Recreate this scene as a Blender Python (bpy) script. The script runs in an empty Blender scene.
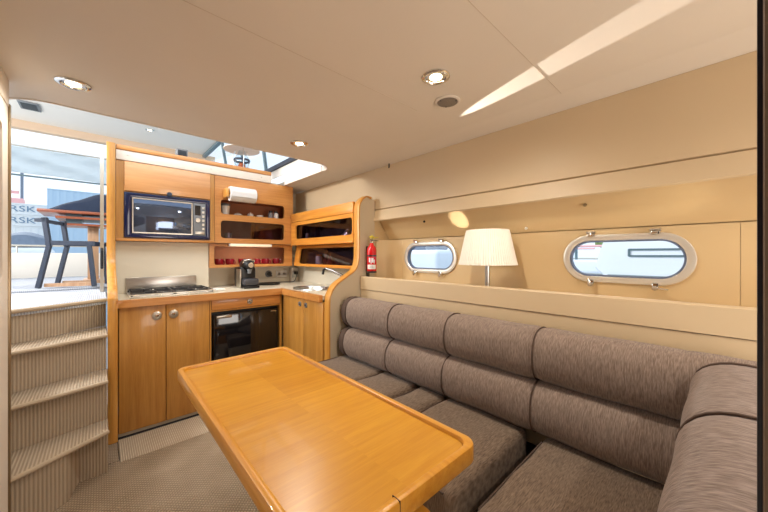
import bpy, bmesh, math, random
from math import pi, sin, cos, radians
from mathutils import Vector, Matrix
random.seed(4)
C = bpy.context.scene.collection
sc = bpy.context.scene
# ------------------------------------------------------------------ camera
F = 310.0
CH = 1.208
YAW = math.atan(284 / 310)
cd = bpy.data.cameras.new('camera'); cam = bpy.data.objects.new('camera', cd); C.objects.link(cam)
cd.sensor_width = 36; cd.lens = F / 768 * 36; cd.clip_start = 0.02; cd.clip_end = 500
cd.shift_y = -1 / 768
cam.location = (0, 0, CH); cam.rotation_euler = (pi / 2, 0, -YAW)
sc.camera = cam
# ------------------------------------------------------------------ world, sun, exposure
vs = sc.view_settings
vs.view_transform = 'Standard'; vs.look = 'None'; vs.gamma = 1; vs.use_curve_mapping = False
vs.exposure = 0.38
w = bpy.data.worlds.new('world'); sc.world = w; w.use_nodes = True
bg = w.node_tree.nodes['Background']
bg.inputs[0].default_value = (0.80, 0.90, 1.0, 1); bg.inputs[1].default_value = 1.15
def lamp(name, typ, loc, energy, color, target=None, **kw):
    l = bpy.data.lights.new(name, typ); l.energy = energy; l.color = color
    for k, v in kw.items(): setattr(l, k, v)
    o = bpy.data.objects.new(name, l); C.objects.link(o); o.location = loc
    if target is not None:
        o.rotation_euler = (Vector(target) - Vector(loc)).to_track_quat('-Z', 'Y').to_euler()
    return o
lamp('sun', 'SUN', (-5, 11, 5.9), 2.3, (1.0, 0.95, 0.87), (0, 4.2, 0.9), angle=0.01)
WARM = (1.0, 0.93, 0.82)
# added spot that draws the bright sun streak grazing the ceiling
lamp('ceiling_glint_spot', 'SPOT', (1.65, 1.90, 1.83), 560, (1.0, 0.95, 0.90), (1.327, 0.55, 1.9417),
     spot_size=radians(4.9), spot_blend=0.35, shadow_soft_size=0.003)
lamp('recess_glint_spot', 'SPOT', (1.60, 1.10, 1.05), 12, (1.0, 0.93, 0.82), (1.80, 1.21, 1.46),
     spot_size=radians(19), spot_blend=0.6, shadow_soft_size=0.01)  # added spot for the bright patch on the slanted panel
lamp('recess_sheen_spot', 'SPOT', (1.62, -0.35, 1.30), 5, (1.0, 0.9, 0.72), (1.79, 0.40, 1.47),
     spot_size=radians(34), spot_blend=0.8, shadow_soft_size=0.03)  # added spot for a warm glow along the top of the recess
# added fill lamps: one behind the camera, one over the galley
lamp('forward_fill', 'AREA', (1.0, -1.22, 0.95), 22, (1.0, 0.96, 0.90), (0.9, 1.0, 1.30), shape='RECTANGLE', size=1.2, size_y=1.0)
lamp('galley_fill', 'AREA', (0.5, 2.0, 2.75), 10, (0.97, 0.98, 1.0), (0.5, 3.3, 1.6), shape='RECTANGLE', size=1.8, size_y=0.6)
lamp('saloon_window_daylight', 'AREA', (-1.8, 2.85, 2.5), 62, (0.99, 0.99, 1.0), (1.7, 2.55, 1.6), shape='RECTANGLE', size=0.9, size_y=0.35)
lamp('saloon_roof_fill', 'AREA', (-2.1, 4.6, 1.7), 24, (0.97, 0.99, 1.0), (0.2, 4.4, 2.75), shape='RECTANGLE', size=2.2, size_y=0.8)  # added fill that brightens the saloon roof from its unseen side

# ------------------------------------------------------------------ materials
def s2l(c):
    c = c / 255.0
    return c / 12.92 if c <= 0.04045 else ((c + 0.055) / 1.055) ** 2.4
def rgb(c): return (s2l(c[0]), s2l(c[1]), s2l(c[2]), 1)
MATS = {}
def mat(name, col, rough=0.5, metal=0.0, noise=0.0, nscale=20, bump=0.0, bscale=200, coat=0.0, emit=None, estr=0.0,
        stretch=(1, 1, 1), spec=0.5, bdist=0.002):
    m = bpy.data.materials.new(name); m.use_nodes = True; nt = m.node_tree; N = nt.nodes; L = nt.links
    p = N['Principled BSDF']
    p.inputs['Base Color'].default_value = rgb(col); p.inputs['Roughness'].default_value = rough
    p.inputs['Metallic'].default_value = metal; p.inputs['Coat Weight'].default_value = coat
    p.inputs['Specular IOR Level'].default_value = spec
    if emit: p.inputs['Emission Color'].default_value = rgb(emit); p.inputs['Emission Strength'].default_value = estr
    tc = N.new('ShaderNodeTexCoord'); mp = N.new('ShaderNodeMapping'); mp.inputs['Scale'].default_value = stretch
    L.new(tc.outputs['Object'], mp.inputs[0])
    if noise:
        n = N.new('ShaderNodeTexNoise'); n.inputs['Scale'].default_value = nscale; n.inputs['Detail'].default_value = 4
        L.new(mp.outputs[0], n.inputs['Vector'])
        r = N.new('ShaderNodeValToRGB')
        r.color_ramp.elements[0].position = 0.3; r.color_ramp.elements[1].position = 0.7
        c = rgb(col)
        r.color_ramp.elements[0].color = (c[0] * (1 - noise), c[1] * (1 - noise), c[2] * (1 - noise), 1)
        r.color_ramp.elements[1].color = (min(1, c[0] * (1 + noise)), min(1, c[1] * (1 + noise)), min(1, c[2] * (1 + noise)), 1)
        L.new(n.outputs['Fac'], r.inputs[0]); L.new(r.outputs[0], p.inputs['Base Color'])
    if bump:
        n2 = N.new('ShaderNodeTexNoise'); n2.inputs['Scale'].default_value = bscale; L.new(mp.outputs[0], n2.inputs['Vector'])
        b = N.new('ShaderNodeBump'); b.inputs['Strength'].default_value = bump; b.inputs['Distance'].default_value = bdist
        L.new(n2.outputs['Fac'], b.inputs['Height']); L.new(b.outputs[0], p.inputs['Normal'])
    MATS[name] = m
    return m
def wood(name, col, dark, axis='z', rough=0.35, coat=0.3, scale=1.0):
    m = mat(name, col, rough, coat=coat); nt = m.node_tree; N = nt.nodes; L = nt.links; p = N['Principled BSDF']
    tc = N.new('ShaderNodeTexCoord'); mp = N.new('ShaderNodeMapping')
    s = {'x': (1.2, 22, 22), 'y': (22, 1.2, 22), 'z': (22, 22, 1.2)}[axis]
    mp.inputs['Scale'].default_value = tuple(k * scale for k in s)
    L.new(tc.outputs['Object'], mp.inputs[0])
    n = N.new('ShaderNodeTexNoise'); n.inputs['Scale'].default_value = 1.6; n.inputs['Detail'].default_value = 7
    n.inputs['Roughness'].default_value = 0.62; n.inputs['Distortion'].default_value = 0.4
    L.new(mp.outputs[0], n.inputs['Vector'])
    n3 = N.new('ShaderNodeTexNoise'); n3.inputs['Scale'].default_value = 9; n3.inputs['Detail'].default_value = 3
    L.new(mp.outputs[0], n3.inputs['Vector'])
    mx = N.new('ShaderNodeMath'); mx.operation = 'MULTIPLY_ADD'; mx.inputs[1].default_value = 0.35
    L.new(n3.outputs['Fac'], mx.inputs[0]); L.new(n.outputs['Fac'], mx.inputs[2])
    r = N.new('ShaderNodeValToRGB'); r.color_ramp.elements[0].position = 0.42; r.color_ramp.elements[1].position = 0.85
    r.color_ramp.elements[0].color = rgb(dark); r.color_ramp.elements[1].color = rgb(col)
    L.new(mx.outputs[0], r.inputs[0]); L.new(r.outputs[0], p.inputs['Base Color'])
    return m
def stripes(name, a, b, axis, freq, bump=0.6, rough=0.9, weave=None):
    m = mat(name, a, rough, spec=0.1); nt = m.node_tree; N = nt.nodes; L = nt.links; p = N['Principled BSDF']
    tc = N.new('ShaderNodeTexCoord'); mp = N.new('ShaderNodeMapping'); L.new(tc.outputs['Object'], mp.inputs[0])
    if weave: mp.inputs['Rotation'].default_value = (0, 0, weave)
    wv = N.new('ShaderNodeTexWave'); wv.bands_direction = axis; wv.inputs['Scale'].default_value = freq
    wv.inputs['Distortion'].default_value = 0.25; wv.inputs['Detail'].default_value = 1; L.new(mp.outputs[0], wv.inputs['Vector'])
    fac = wv.outputs['Fac']
    if weave:
        w2 = N.new('ShaderNodeTexWave'); w2.bands_direction = 'Y' if axis == 'X' else 'X'; w2.inputs['Scale'].default_value = freq
        w2.inputs['Distortion'].default_value = 0.25; L.new(mp.outputs[0], w2.inputs['Vector'])
        mm = N.new('ShaderNodeMath'); mm.operation = 'MULTIPLY'; L.new(fac, mm.inputs[0]); L.new(w2.outputs['Fac'], mm.inputs[1]); fac = mm.outputs[0]
    n = N.new('ShaderNodeTexNoise'); n.inputs['Scale'].default_value = 6; L.new(tc.outputs['Object'], n.inputs['Vector'])
    ad = N.new('ShaderNodeMath'); ad.operation = 'MULTIPLY_ADD'; ad.inputs[1].default_value = 0.5; L.new(n.outputs['Fac'], ad.inputs[0]); L.new(fac, ad.inputs[2])
    r = N.new('ShaderNodeValToRGB'); r.color_ramp.elements[0].position = 0.2; r.color_ramp.elements[1].position = 1.0
    r.color_ramp.elements[0].color = rgb(b); r.color_ramp.elements[1].color = rgb(a)
    L.new(ad.outputs[0], r.inputs[0]); L.new(r.outputs[0], p.inputs['Base Color'])
    bp = N.new('ShaderNodeBump'); bp.inputs['Strength'].default_value = bump; bp.inputs['Distance'].default_value = 0.004
    L.new(fac, bp.inputs['Height']); L.new(bp.outputs[0], p.inputs['Normal'])
    return m
def fabric(name, a, b, axis):
    """woven upholstery with short threads running down the roll (axis: the long direction of the thread)"""
    m = mat(name, a, 0.95, spec=0.15); nt = m.node_tree; N = nt.nodes; L = nt.links; p = N['Principled BSDF']
    tc = N.new('ShaderNodeTexCoord'); mp = N.new('ShaderNodeMapping'); L.new(tc.outputs['Object'], mp.inputs[0])
    mp.inputs['Scale'].default_value = {'x': (30, 260, 260), 'y': (260, 30, 260), 'z': (260, 260, 22), 'around_y': (45, 340, 45), 'around_x': (340, 45, 45)}[axis]
    n = N.new('ShaderNodeTexNoise'); n.inputs['Scale'].default_value = 1; n.inputs['Detail'].default_value = 4; L.new(mp.outputs[0], n.inputs['Vector'])
    r = N.new('ShaderNodeValToRGB'); r.color_ramp.elements[0].position = 0.32; r.color_ramp.elements[1].position = 0.72
    r.color_ramp.elements[0].color = rgb(b); r.color_ramp.elements[1].color = rgb(a)
    L.new(n.outputs['Fac'], r.inputs[0]); L.new(r.outputs[0], p.inputs['Base Color'])
    bp = N.new('ShaderNodeBump'); bp.inputs['Strength'].default_value = 0.5; bp.inputs['Distance'].default_value = 0.002
    L.new(n.outputs['Fac'], bp.inputs['Height']); L.new(bp.outputs[0], p.inputs['Normal'])
    p.inputs['Sheen Weight'].default_value = 0.15
    return m
def glass(name, tint, clear, rough=0.02, ior=1.45):
    m = bpy.data.materials.new(name); m.use_nodes = True; nt = m.node_tree; N = nt.nodes; L = nt.links
    N.remove(N['Principled BSDF']); out = N['Material Output']
    t = N.new('ShaderNodeBsdfTransparent'); t.inputs[0].default_value = (tint[0] * clear, tint[1] * clear, tint[2] * clear, 1)
    g = N.new('ShaderNodeBsdfGlossy'); g.inputs['Roughness'].default_value = rough
    lw = N.new('ShaderNodeLayerWeight'); lw.inputs['Blend'].default_value = 0.5
    pw = N.new('ShaderNodeMath'); pw.operation = 'POWER'; pw.inputs[1].default_value = 4.0; L.new(lw.outputs['Facing'], pw.inputs[0])
    ma = N.new('ShaderNodeMath'); ma.operation = 'MULTIPLY_ADD'; ma.inputs[1].default_value = 0.6; ma.inputs[2].default_value = ((ior - 1) / (ior + 1)) ** 2
    L.new(pw.outputs[0], ma.inputs[0])
    mx = N.new('ShaderNodeMixShader'); L.new(ma.outputs[0], mx.inputs[0]); L.new(t.outputs[0], mx.inputs[1]); L.new(g.outputs[0], mx.inputs[2])
    L.new(mx.outputs[0], out.inputs[0]); MATS[name] = m
    return m

M = {}
M['ceil'] = mat('headliner_vinyl', (222, 211, 195), 0.6, noise=0.02, nscale=3, bump=0.12, bscale=90)
M['soffit'] = mat('side_vinyl', (204, 180, 144), 0.45, noise=0.02, nscale=3, bump=0.1, bscale=90)
M['hull'] = mat('hull_lining_vinyl', (212, 184, 138), 0.42, noise=0.02, nscale=3, bump=0.1, bscale=90)
M['galley_wall'] = mat('galley_lining', (222, 212, 190), 0.45, noise=0.02, nscale=3)
M['part_beige'] = mat('partition_vinyl', (205, 188, 160), 0.6, noise=0.03, nscale=5, bump=0.1, bscale=120)
M['wood_v'] = wood('cherry_vertical', (198, 144, 68), (170, 112, 44), 'z')
M['wood_x'] = wood('cherry_across', (206, 144, 76), (182, 114, 52), 'x')
M['wood_y'] = wood('cherry_fore_and_aft', (222, 152, 62), (196, 118, 38), 'y')
M['wood_edge'] = wood('cherry_edging', (214, 156, 72), (186, 122, 46), 'z', coat=0.5)
M['wood_flap'] = wood('pale_cherry_flap', (216, 160, 104), (200, 138, 82), 'x')
M['table'] = wood('table_veneer', (212, 152, 44), (194, 130, 30), 'x', rough=0.3, coat=0.25, scale=1.3)
M['table_rim'] = wood('table_edging', (222, 160, 58), (202, 132, 38), 'y', rough=0.3, coat=0.35)
M['inside'] = mat('cabinet_inside', (172, 110, 74), 0.7)
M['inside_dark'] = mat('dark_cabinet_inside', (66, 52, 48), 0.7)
M['counter'] = mat('cream_laminate', (224, 212, 188), 0.3, noise=0.02, nscale=40)
M['kick'] = mat('toe_kick_vinyl', (196, 186, 168), 0.6)
M['white'] = mat('white_plastic', (235, 232, 226), 0.4)
M['offwhite'] = mat('cream_gelcoat', (238, 230, 218), 0.4)
M['rail_white'] = mat('pale_rail', (226, 214, 198), 0.4)
M['header'] = mat('header_vinyl', (216, 186, 156), 0.6)
M['black'] = mat('black_plastic', (16, 16, 18), 0.35)
M['black_gloss'] = mat('black_gloss', (10, 11, 16), 0.06, spec=0.7)
M['navy_gloss'] = mat('dark_blue_gloss', (16, 26, 62), 0.12, spec=0.6)
M['mirror_door'] = mat('mirrored_door_glass', (96, 108, 130), 0.06, 0.75)
M['steel'] = mat('brushed_steel', (190, 188, 184), 0.28, 1.0, noise=0.05, nscale=8, stretch=(1, 1, 30))
M['chrome'] = mat('chrome', (225, 224, 220), 0.1, 1.0)
M['satin'] = mat('satin_nickel', (205, 200, 190), 0.3, 1.0)
M['black_satin'] = mat('dark_grey_plastic', (58, 58, 62), 0.4)
M['port_frame'] = mat('polished_port_frame', (224, 218, 206), 0.25, 0.45)
M['rubber'] = mat('grey_rubber', (96, 108, 134), 0.5)
M['iron'] = mat('cast_iron', (24, 24, 28), 0.5)
M['grey'] = mat('grey_plastic', (120, 122, 124), 0.45)
M['speaker'] = mat('speaker_mesh', (128, 118, 106), 0.8, noise=0.3, nscale=400)
M['red'] = mat('red_glaze', (128, 18, 32), 0.15, coat=0.5)
M['ext_red'] = mat('extinguisher_red', (206, 18, 26), 0.2, coat=0.5)
M['yellow'] = mat('yellow_plastic', (220, 205, 40), 0.4)
M['paper'] = mat('paper_towel', (222, 220, 215), 0.9, bump=0.3, bscale=120)
M['china'] = mat('white_china', (232, 226, 214), 0.25)
M['amber'] = mat('terracotta_glaze', (176, 88, 52), 0.3)
M['lampshade'] = mat('pleated_cloth', (240, 234, 220), 0.85)
M['bulb'] = mat('lit_diffuser', (255, 240, 215), 0.4, emit=(255, 232, 190), estr=6)
M['tube'] = mat('strip_light_cover', (236, 222, 190), 0.4, emit=(255, 236, 200), estr=0.3)
M['fab_z'] = fabric('sofa_weave_back', (156, 137, 124), (112, 95, 84), 'around_y')
M['fab_x'] = fabric('sofa_weave_seat', (142, 122, 104), (94, 77, 63), 'around_y')
M['piping'] = mat('sofa_piping', (84, 66, 56), 0.9)
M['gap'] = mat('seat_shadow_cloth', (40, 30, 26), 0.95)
M['carpet'] = stripes('floor_carpet', (184, 166, 144), (138, 120, 98), 'X', 22, 0.9, weave=radians(45))
M['carpet_lit'] = stripes('galley_carpet_lit', (206, 190, 168), (176, 158, 134), 'X', 28, 0.8)  # paler tone holds the light that falls through the ceiling opening
M['stair'] = stripes('stair_carpet', (182, 166, 146), (150, 134, 114), 'X', 24, 0.6)
M['deckcarpet'] = stripes('deck_carpet', (186, 190, 198), (158, 164, 176), 'X', 28, 0.5)
M['nosing'] = mat('stair_nosing', (178, 160, 136), 0.7)
M['teak'] = wood('varnished_teak', (164, 92, 62), (120, 60, 40), 'x')
M['pale_teak'] = wood('pale_teak', (196, 158, 124), (170, 128, 94), 'z', coat=0.0)
M['navy_paint'] = mat('navy_paint', (46, 54, 70), 0.5)
M['navy_cloth'] = mat('navy_cloth', (32, 44, 66), 0.9, bump=0.5, bscale=30)
M['canopy'] = mat('canopy_cloth', (205, 214, 220), 0.9, noise=0.05, nscale=4)
M['blue'] = mat('hazy_blue_container', (178, 204, 228), 0.6)  # blue paled, distance haze put into the colour
M['grey_blue'] = mat('grey_cover', (120, 132, 150), 0.85, noise=0.1, nscale=6)
M['pale_blue'] = mat('hazy_pale_container', (234, 237, 240), 0.6)  # container colour lifted towards white, haze painted in
M['letter_blue'] = mat('letter_blue', (120, 146, 172), 0.6)  # lettering lightened to match the painted haze
M['letter_white'] = mat('letter_white', (225, 232, 238), 0.6)
M['boat'] = mat('boat_gelcoat', (228, 232, 240), 0.25)
M['boat_dark'] = mat('boat_grey', (96, 116, 124), 0.3)
M['quay'] = mat('quay_concrete', (176, 176, 170), 0.9, noise=0.1, nscale=2)
M['water'] = mat('harbour_water', (96, 126, 142), 0.12, bump=0.6, bscale=2, bdist=0.05)
M['tree'] = mat('foliage', (112, 132, 84), 0.9, noise=0.3, nscale=3, bump=0.8, bscale=5, bdist=0.1)
M['crane_red'] = mat('crane_red', (232, 176, 178), 0.6)
M['post'] = mat('near_post_grey', (104, 88, 72), 0.6)
M['dark_seal'] = mat('dark_seal', (10, 12, 30), 0.4)
M['alu'] = mat('gold_aluminium', (150, 130, 100), 0.3, 0.7)
M['smoke'] = glass('smoked_glass', (0.74, 0.70, 0.78), 0.92, ior=1.6)
M['clear'] = glass('clear_glass', (0.95, 0.98, 1.0), 0.97, ior=1.3)

nt = M['canopy'].node_tree; tl_ = nt.nodes.new('ShaderNodeBsdfTranslucent'); tl_.inputs[0].default_value = rgb((225, 232, 236))
mxs = nt.nodes.new('ShaderNodeMixShader'); mxs.inputs[0].default_value = 0.55
nt.links.new(nt.nodes['Principled BSDF'].outputs[0], mxs.inputs[1]); nt.links.new(tl_.outputs[0], mxs.inputs[2]); nt.links.new(mxs.outputs[0], nt.nodes['Material Output'].inputs[0])
# ------------------------------------------------------------------ mesh helpers
def origin(o):
    v = Vector((0, 0, 0))
    while o is not None: v += o.location; o = o.parent
    return v
def smooth_by_angle(me, ang=35):
    bm = bmesh.new(); bm.from_mesh(me)
    for f in bm.faces: f.smooth = True
    for e in bm.edges:
        if len(e.link_faces) == 2 and e.calc_face_angle(0) > radians(ang): e.smooth = False
    bm.to_mesh(me); bm.free()
def obj(name, bm, m, parent=None, loc=None, smooth=True, label=None, kind=None):
    """bm is in world coordinates; the mesh is stored relative to its parent's origin (or to loc)"""
    me = bpy.data.meshes.new(name)
    o = bpy.data.objects.new(name, me)
    base = origin(parent) if parent is not None else Vector(loc or (0, 0, 0))
    if parent is None: o.location = base
    bmesh.ops.recalc_face_normals(bm, faces=bm.faces)
    bmesh.ops.translate(bm, verts=bm.verts, vec=-base)
    bm.to_mesh(me); bm.free()
    if smooth: smooth_by_angle(me)
    if isinstance(m, str): m = M[m]
    me.materials.append(m)
    C.objects.link(o)
    if parent is not None: o.parent = parent
    if label: o['label'] = label
    if kind: o['kind'] = kind
    return o
def thing(name, label, cat, loc, group=None):
    o = bpy.data.objects.new(name, None); C.objects.link(o); o.location = loc; o.empty_display_size = 0.05
    o['label'] = label; o['category'] = cat
    if group: o['group'] = group
    return o
def tag(o, label, cat, group=None):
    o['label'] = label; o['category'] = cat
    if group: o['group'] = group
    return o
def struct(name, bm, m, loc=None, **k):
    return obj(name, bm, m, loc=loc, kind='structure', **k)
def dup(root, loc, label, group=None):
    r = root.copy(); C.objects.link(r); r.location = loc; r['label'] = label
    if group: r['group'] = group
    for ch in list(root.children):
        c = ch.copy(); C.objects.link(c); c.parent = r
        for g in ch.children:
            d = g.copy(); C.objects.link(d); d.parent = c
    return r
def box(x0, y0, z0, x1, y1, z1, bev=0.0, seg=2, bm=None):
    b = bmesh.new()
    bmesh.ops.create_cube(b, size=1)
    bmesh.ops.scale(b, vec=(x1 - x0, y1 - y0, z1 - z0), verts=b.verts)
    bmesh.ops.translate(b, vec=((x0 + x1) / 2, (y0 + y1) / 2, (z0 + z1) / 2), verts=b.verts)
    if bev: bmesh.ops.bevel(b, geom=b.edges, offset=bev, segments=seg, affect='EDGES', profile=0.5)
    return merge(bm, b)
def merge(dst, src):
    if dst is None: return src
    vm = {}
    for v in src.verts: vm[v] = dst.verts.new(v.co)
    for f in src.faces:
        try: dst.faces.new([vm[v] for v in f.verts])
        except ValueError: pass
    src.free()
    return dst
def rr(x0, y0, x1, y1, r, n=6):
    pts = []
    for cx, cy, a in ((x1 - r, y0 + r, -90), (x1 - r, y1 - r, 0), (x0 + r, y1 - r, 90), (x0 + r, y0 + r, 180)):
        for i in range(n + 1):
            t = radians(a + 90 * i / n); pts.append((cx + r * cos(t), cy + r * sin(t)))
    return pts
AX = {'xy': lambda a, b, c: (a, b, c), 'xz': lambda a, b, c: (a, c, b), 'yz': lambda a, b, c: (c, a, b)}
def plate(outer, holes, c0, c1, plane='xz', bev=0.0, bm=None):
    """flat plate with holes: outline in the named plane, thickness c0..c1 along the third axis"""
    b = bmesh.new(); edges = []
    for loop in [outer] + list(holes):
        vsn = [b.verts.new((p[0], p[1], 0)) for p in loop]
        for i in range(len(vsn)): edges.append(b.edges.new((vsn[i], vsn[(i + 1) % len(vsn)])))
    if holes: bmesh.ops.triangle_fill(b, use_beauty=True, edges=edges, normal=(0, 0, 1))
    else: b.faces.new(list(b.verts))
    ex = bmesh.ops.extrude_face_region(b, geom=list(b.faces))
    nv = [g for g in ex['geom'] if isinstance(g, bmesh.types.BMVert)]
    for v in nv: v.co.z = 1
    if bev:
        es = [e for e in b.edges if len(e.link_faces) == 2 and e.verts[0].co.z == e.verts[1].co.z and e.calc_face_angle(0) > 1.0]
        for v in b.verts: v.co.z *= (c1 - c0)
        bmesh.ops.bevel(b, geom=es, offset=bev, segments=2, affect='EDGES', profile=0.5, clamp_overlap=True)
        for v in b.verts: v.co = Vector(AX[plane](v.co.x, v.co.y, c0 + v.co.z))
    else:
        for v in b.verts: v.co = Vector(AX[plane](v.co.x, v.co.y, c0 if v.co.z < 0.5 else c1))
    return merge(bm, b)
def lathe(prof, c, n=24, axis='z', bm=None, cap=True):
    """prof: (radius, height) pairs; c: centre; axis of rotation"""
    b = bmesh.new(); rings = []
    def put(r, h, t):
        a, d = r * cos(t), r * sin(t)
        return {'z': (a, d, h), 'y': (a, h, d), 'x': (h, a, d)}[axis]
    for r, h in prof:
        if r < 1e-6: rings.append([b.verts.new(Vector(put(0, h, 0)) + Vector(c))])
        else: rings.append([b.verts.new(Vector(put(r, h, 2 * pi * i / n)) + Vector(c)) for i in range(n)])
    for A, B in zip(rings[:-1], rings[1:]):
        if len(A) == 1 and len(B) == 1: continue
        for i in range(n):
            j = (i + 1) % n
            if len(A) == 1: b.faces.new((A[0], B[j], B[i]))
            elif len(B) == 1: b.faces.new((A[i], A[j], B[0]))
            else: b.faces.new((A[i], A[j], B[j], B[i]))
    if cap:
        if len(rings[0]) > 1: b.faces.new(rings[0][::-1])
        if len(rings[-1]) > 1: b.faces.new(rings[-1])
    return merge(bm, b)
def tube(pts, r, n=10, bm=None, closed=False, squash=None):
    b = bmesh.new(); P = [Vector(p) for p in pts]; rings = []; up = Vector((0, 0, 1)); K = len(P)
    prev = None
    for i, p in enumerate(P):
        if closed: d = (P[(i + 1) % K] - P[i - 1]).normalized()
        else: d = (P[min(i + 1, K - 1)] - P[max(i - 1, 0)]).normalized()
        if prev is None:
            a = d.cross(up)
            if a.length < 0.1: a = d.cross(Vector((1, 0, 0)))
        else: a = prev - d * prev.dot(d)
        a.normalize(); prev = a; c = d.cross(a)
        rad = r[i] if isinstance(r, (list, tuple)) else r
        s1, s2 = squash or (1, 1)
        rings.append([b.verts.new(p + (a * cos(2 * pi * k / n) * s1 + c * sin(2 * pi * k / n) * s2) * rad) for k in range(n)])
    for i in range(K if closed else K - 1):
        A, B = rings[i], rings[(i + 1) % K]
        for k in range(n): b.faces.new((A[k], A[(k + 1) % n], B[(k + 1) % n], B[k]))
    if not closed:
        b.faces.new(rings[0][::-1]); b.faces.new(rings[-1])
    return merge(bm, b)
def bar(p0, p1, w, h, bm=None):
    """rectangular bar from p0 to p1, w across horizontally, h the other way"""
    p0, p1 = Vector(p0), Vector(p1); d = p1 - p0; L = d.length; d.normalize()
    up = Vector((0, 0, 1)) if abs(d.z) < 0.9 else Vector((0, 1, 0))
    a = d.cross(up).normalized(); c = a.cross(d)
    b = bmesh.new(); vs_ = []
    for s in (p0, p1):
        for i, j in ((-1, -1), (1, -1), (1, 1), (-1, 1)): vs_.append(b.verts.new(s + a * i * w / 2 + c * j * h / 2))
    for f in ((0, 1, 2, 3), (7, 6, 5, 4), (0, 4, 5, 1), (1, 5, 6, 2), (2, 6, 7, 3), (3, 7, 4, 0)): b.faces.new([vs_[k] for k in f])
    return merge(bm, b)
def band(path, width, c0, c1, plane, bm=None, inward=1):
    """edge moulding: follows path (in the named plane), width to one side, c0..c1 across"""
    b = bmesh.new(); P = [Vector(p) for p in path]; rings = []
    for i, p in enumerate(P):
        d = (P[min(i + 1, len(P) - 1)] - P[max(i - 1, 0)]).normalized(); nrm = Vector((-d.y, d.x)) * inward
        e = (c1 - c0) * 0.25; q = p + nrm * width; k = p + nrm * width * 0.25
        prof = [(q, c0), (k, c0), (p, c0 + e), (p, c1 - e), (k, c1), (q, c1)]
        rings.append([b.verts.new(Vector(AX[plane](u.x, u.y, c))) for u, c in prof])
    for A, B in zip(rings[:-1], rings[1:]):
        for k in range(6): b.faces.new((A[k], A[(k + 1) % 6], B[(k + 1) % 6], B[k]))
    b.faces.new(rings[0]); b.faces.new(rings[-1][::-1])
    return merge(bm, b)
def curve_pts(pts, n=6):
    """Catmull-Rom through pts"""
    out = []
    P = [pts[0]] + list(pts) + [pts[-1]]
    for i in range(1, len(P) - 2):
        for k in range(n):
            t = k / n; a, b_, c, d = P[i - 1], P[i], P[i + 1], P[i + 2]
            out.append(tuple(0.5 * (2 * b_[j] + (c[j] - a[j]) * t + (2 * a[j] - 5 * b_[j] + 4 * c[j] - d[j]) * t * t + (-a[j] + 3 * b_[j] - 3 * c[j] + d[j]) * t ** 3) for j in range(len(a))))
    out.append(tuple(pts[-1]))
    return out
def text_bm(body, size, loc, ux, uy, depth=0.002):
    cu = bpy.data.curves.new('txt', 'FONT'); cu.body = body; cu.size = size; cu.extrude = depth; cu.align_x = 'CENTER'; cu.align_y = 'CENTER'
    cu.resolution_u = 3
    o = bpy.data.objects.new('txt', cu); C.objects.link(o)
    dg = bpy.context.evaluated_depsgraph_get(); me = bpy.data.meshes.new_from_object(o.evaluated_get(dg))
    b = bmesh.new(); b.from_mesh(me)
    ux, uy = Vector(ux).normalized(), Vector(uy).normalized(); uz = ux.cross(uy)
    for v in b.verts: v.co = Vector(loc) + ux * v.co.x * 1.3 + uy * v.co.y + uz * v.co.z
    bpy.data.objects.remove(o); bpy.data.curves.remove(cu); bpy.data.meshes.remove(me)
    return b

# ================================================================== SETTING
FZ = -0.03           # cabin floor
CZ = 1.95            # headliner
DZ = 0.90            # saloon deck
X0, XR = -1.3, 1.71
b = box(X0, -1.3, FZ - 0.04, 1.71, 2.45, FZ); floor = struct('floor', b, 'carpet')
b = box(0.088, 2.425, FZ - 0.038, 1.22, 2.72, FZ + 0.006, 0.004); struct('trim_1', b, 'carpet_lit', label='ribbed carpet strip along galley cabinets, its paler tone is painted light')
b = box(-0.45, 2.46, FZ - 0.045, 0.084, 3.45, FZ - 0.002); struct('trim_2', b, 'carpet')

# ceiling: flat headliner, open above the galley, with the corners of the opening rounded; an added unseen opening forward lets sky light in
arcR = [(1.45 - 0.15 + 0.15 * sin(t), 2.215 + 0.15 - 0.15 * cos(t)) for t in [radians(90 * i / 8) for i in range(9)]]
arcL = [(-0.36 + 0.20 * (1 - cos(t)), 2.215 + 0.20 * (1 - sin(t))) for t in [radians(90 * i / 8) for i in range(9)]]
arcL = [(-0.36, 2.46)] + arcL
outer = [(X0, -1.3), (1.56, -1.3), (1.56, 3.42), (1.45, 3.42)] + arcR[::-1] + arcL[::-1] + [(X0, 2.46)]
sky_opening = rr(0.10, -1.15, 0.75, -0.55, 0.08)
seamY = (0.5, 1.06)
ceil = struct('ceiling', plate(outer, [sky_opening], CZ, CZ + 0.04, 'xy'), 'ceil')
b = bmesh.new()
pr = [(1.56, CZ), (1.712, CZ - 0.018), (1.712, CZ + 0.04), (1.56, CZ + 0.04)]
struct('trim_3', plate(pr, [], -1.3, 3.42, 'xz'), 'ceil', label='chamfered edge of the headliner')
M['seam'] = mat('headliner_seam', (198, 182, 160), 0.8)
for k, (xa, xb, y) in enumerate(((0.35, 1.70, 0.5), (-0.8, 1.2, 1.06))):
    struct('trim_%d' % (4 + k), box(xa, y - 0.0008, CZ - 0.0010, min(xb, 1.56), y + 0.0008, CZ + 0.001), 'seam', label='thin seam in the headliner')
# rim of the ceiling opening
path = arcR[::-1] + arcL[::-1]
struct('trim_6', band([(p[0], p[1]) for p in path], 0.012, CZ - 0.004, CZ + 0.06, 'xy', inward=1), 'ceil', label='rounded rim of the ceiling opening')
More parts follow.
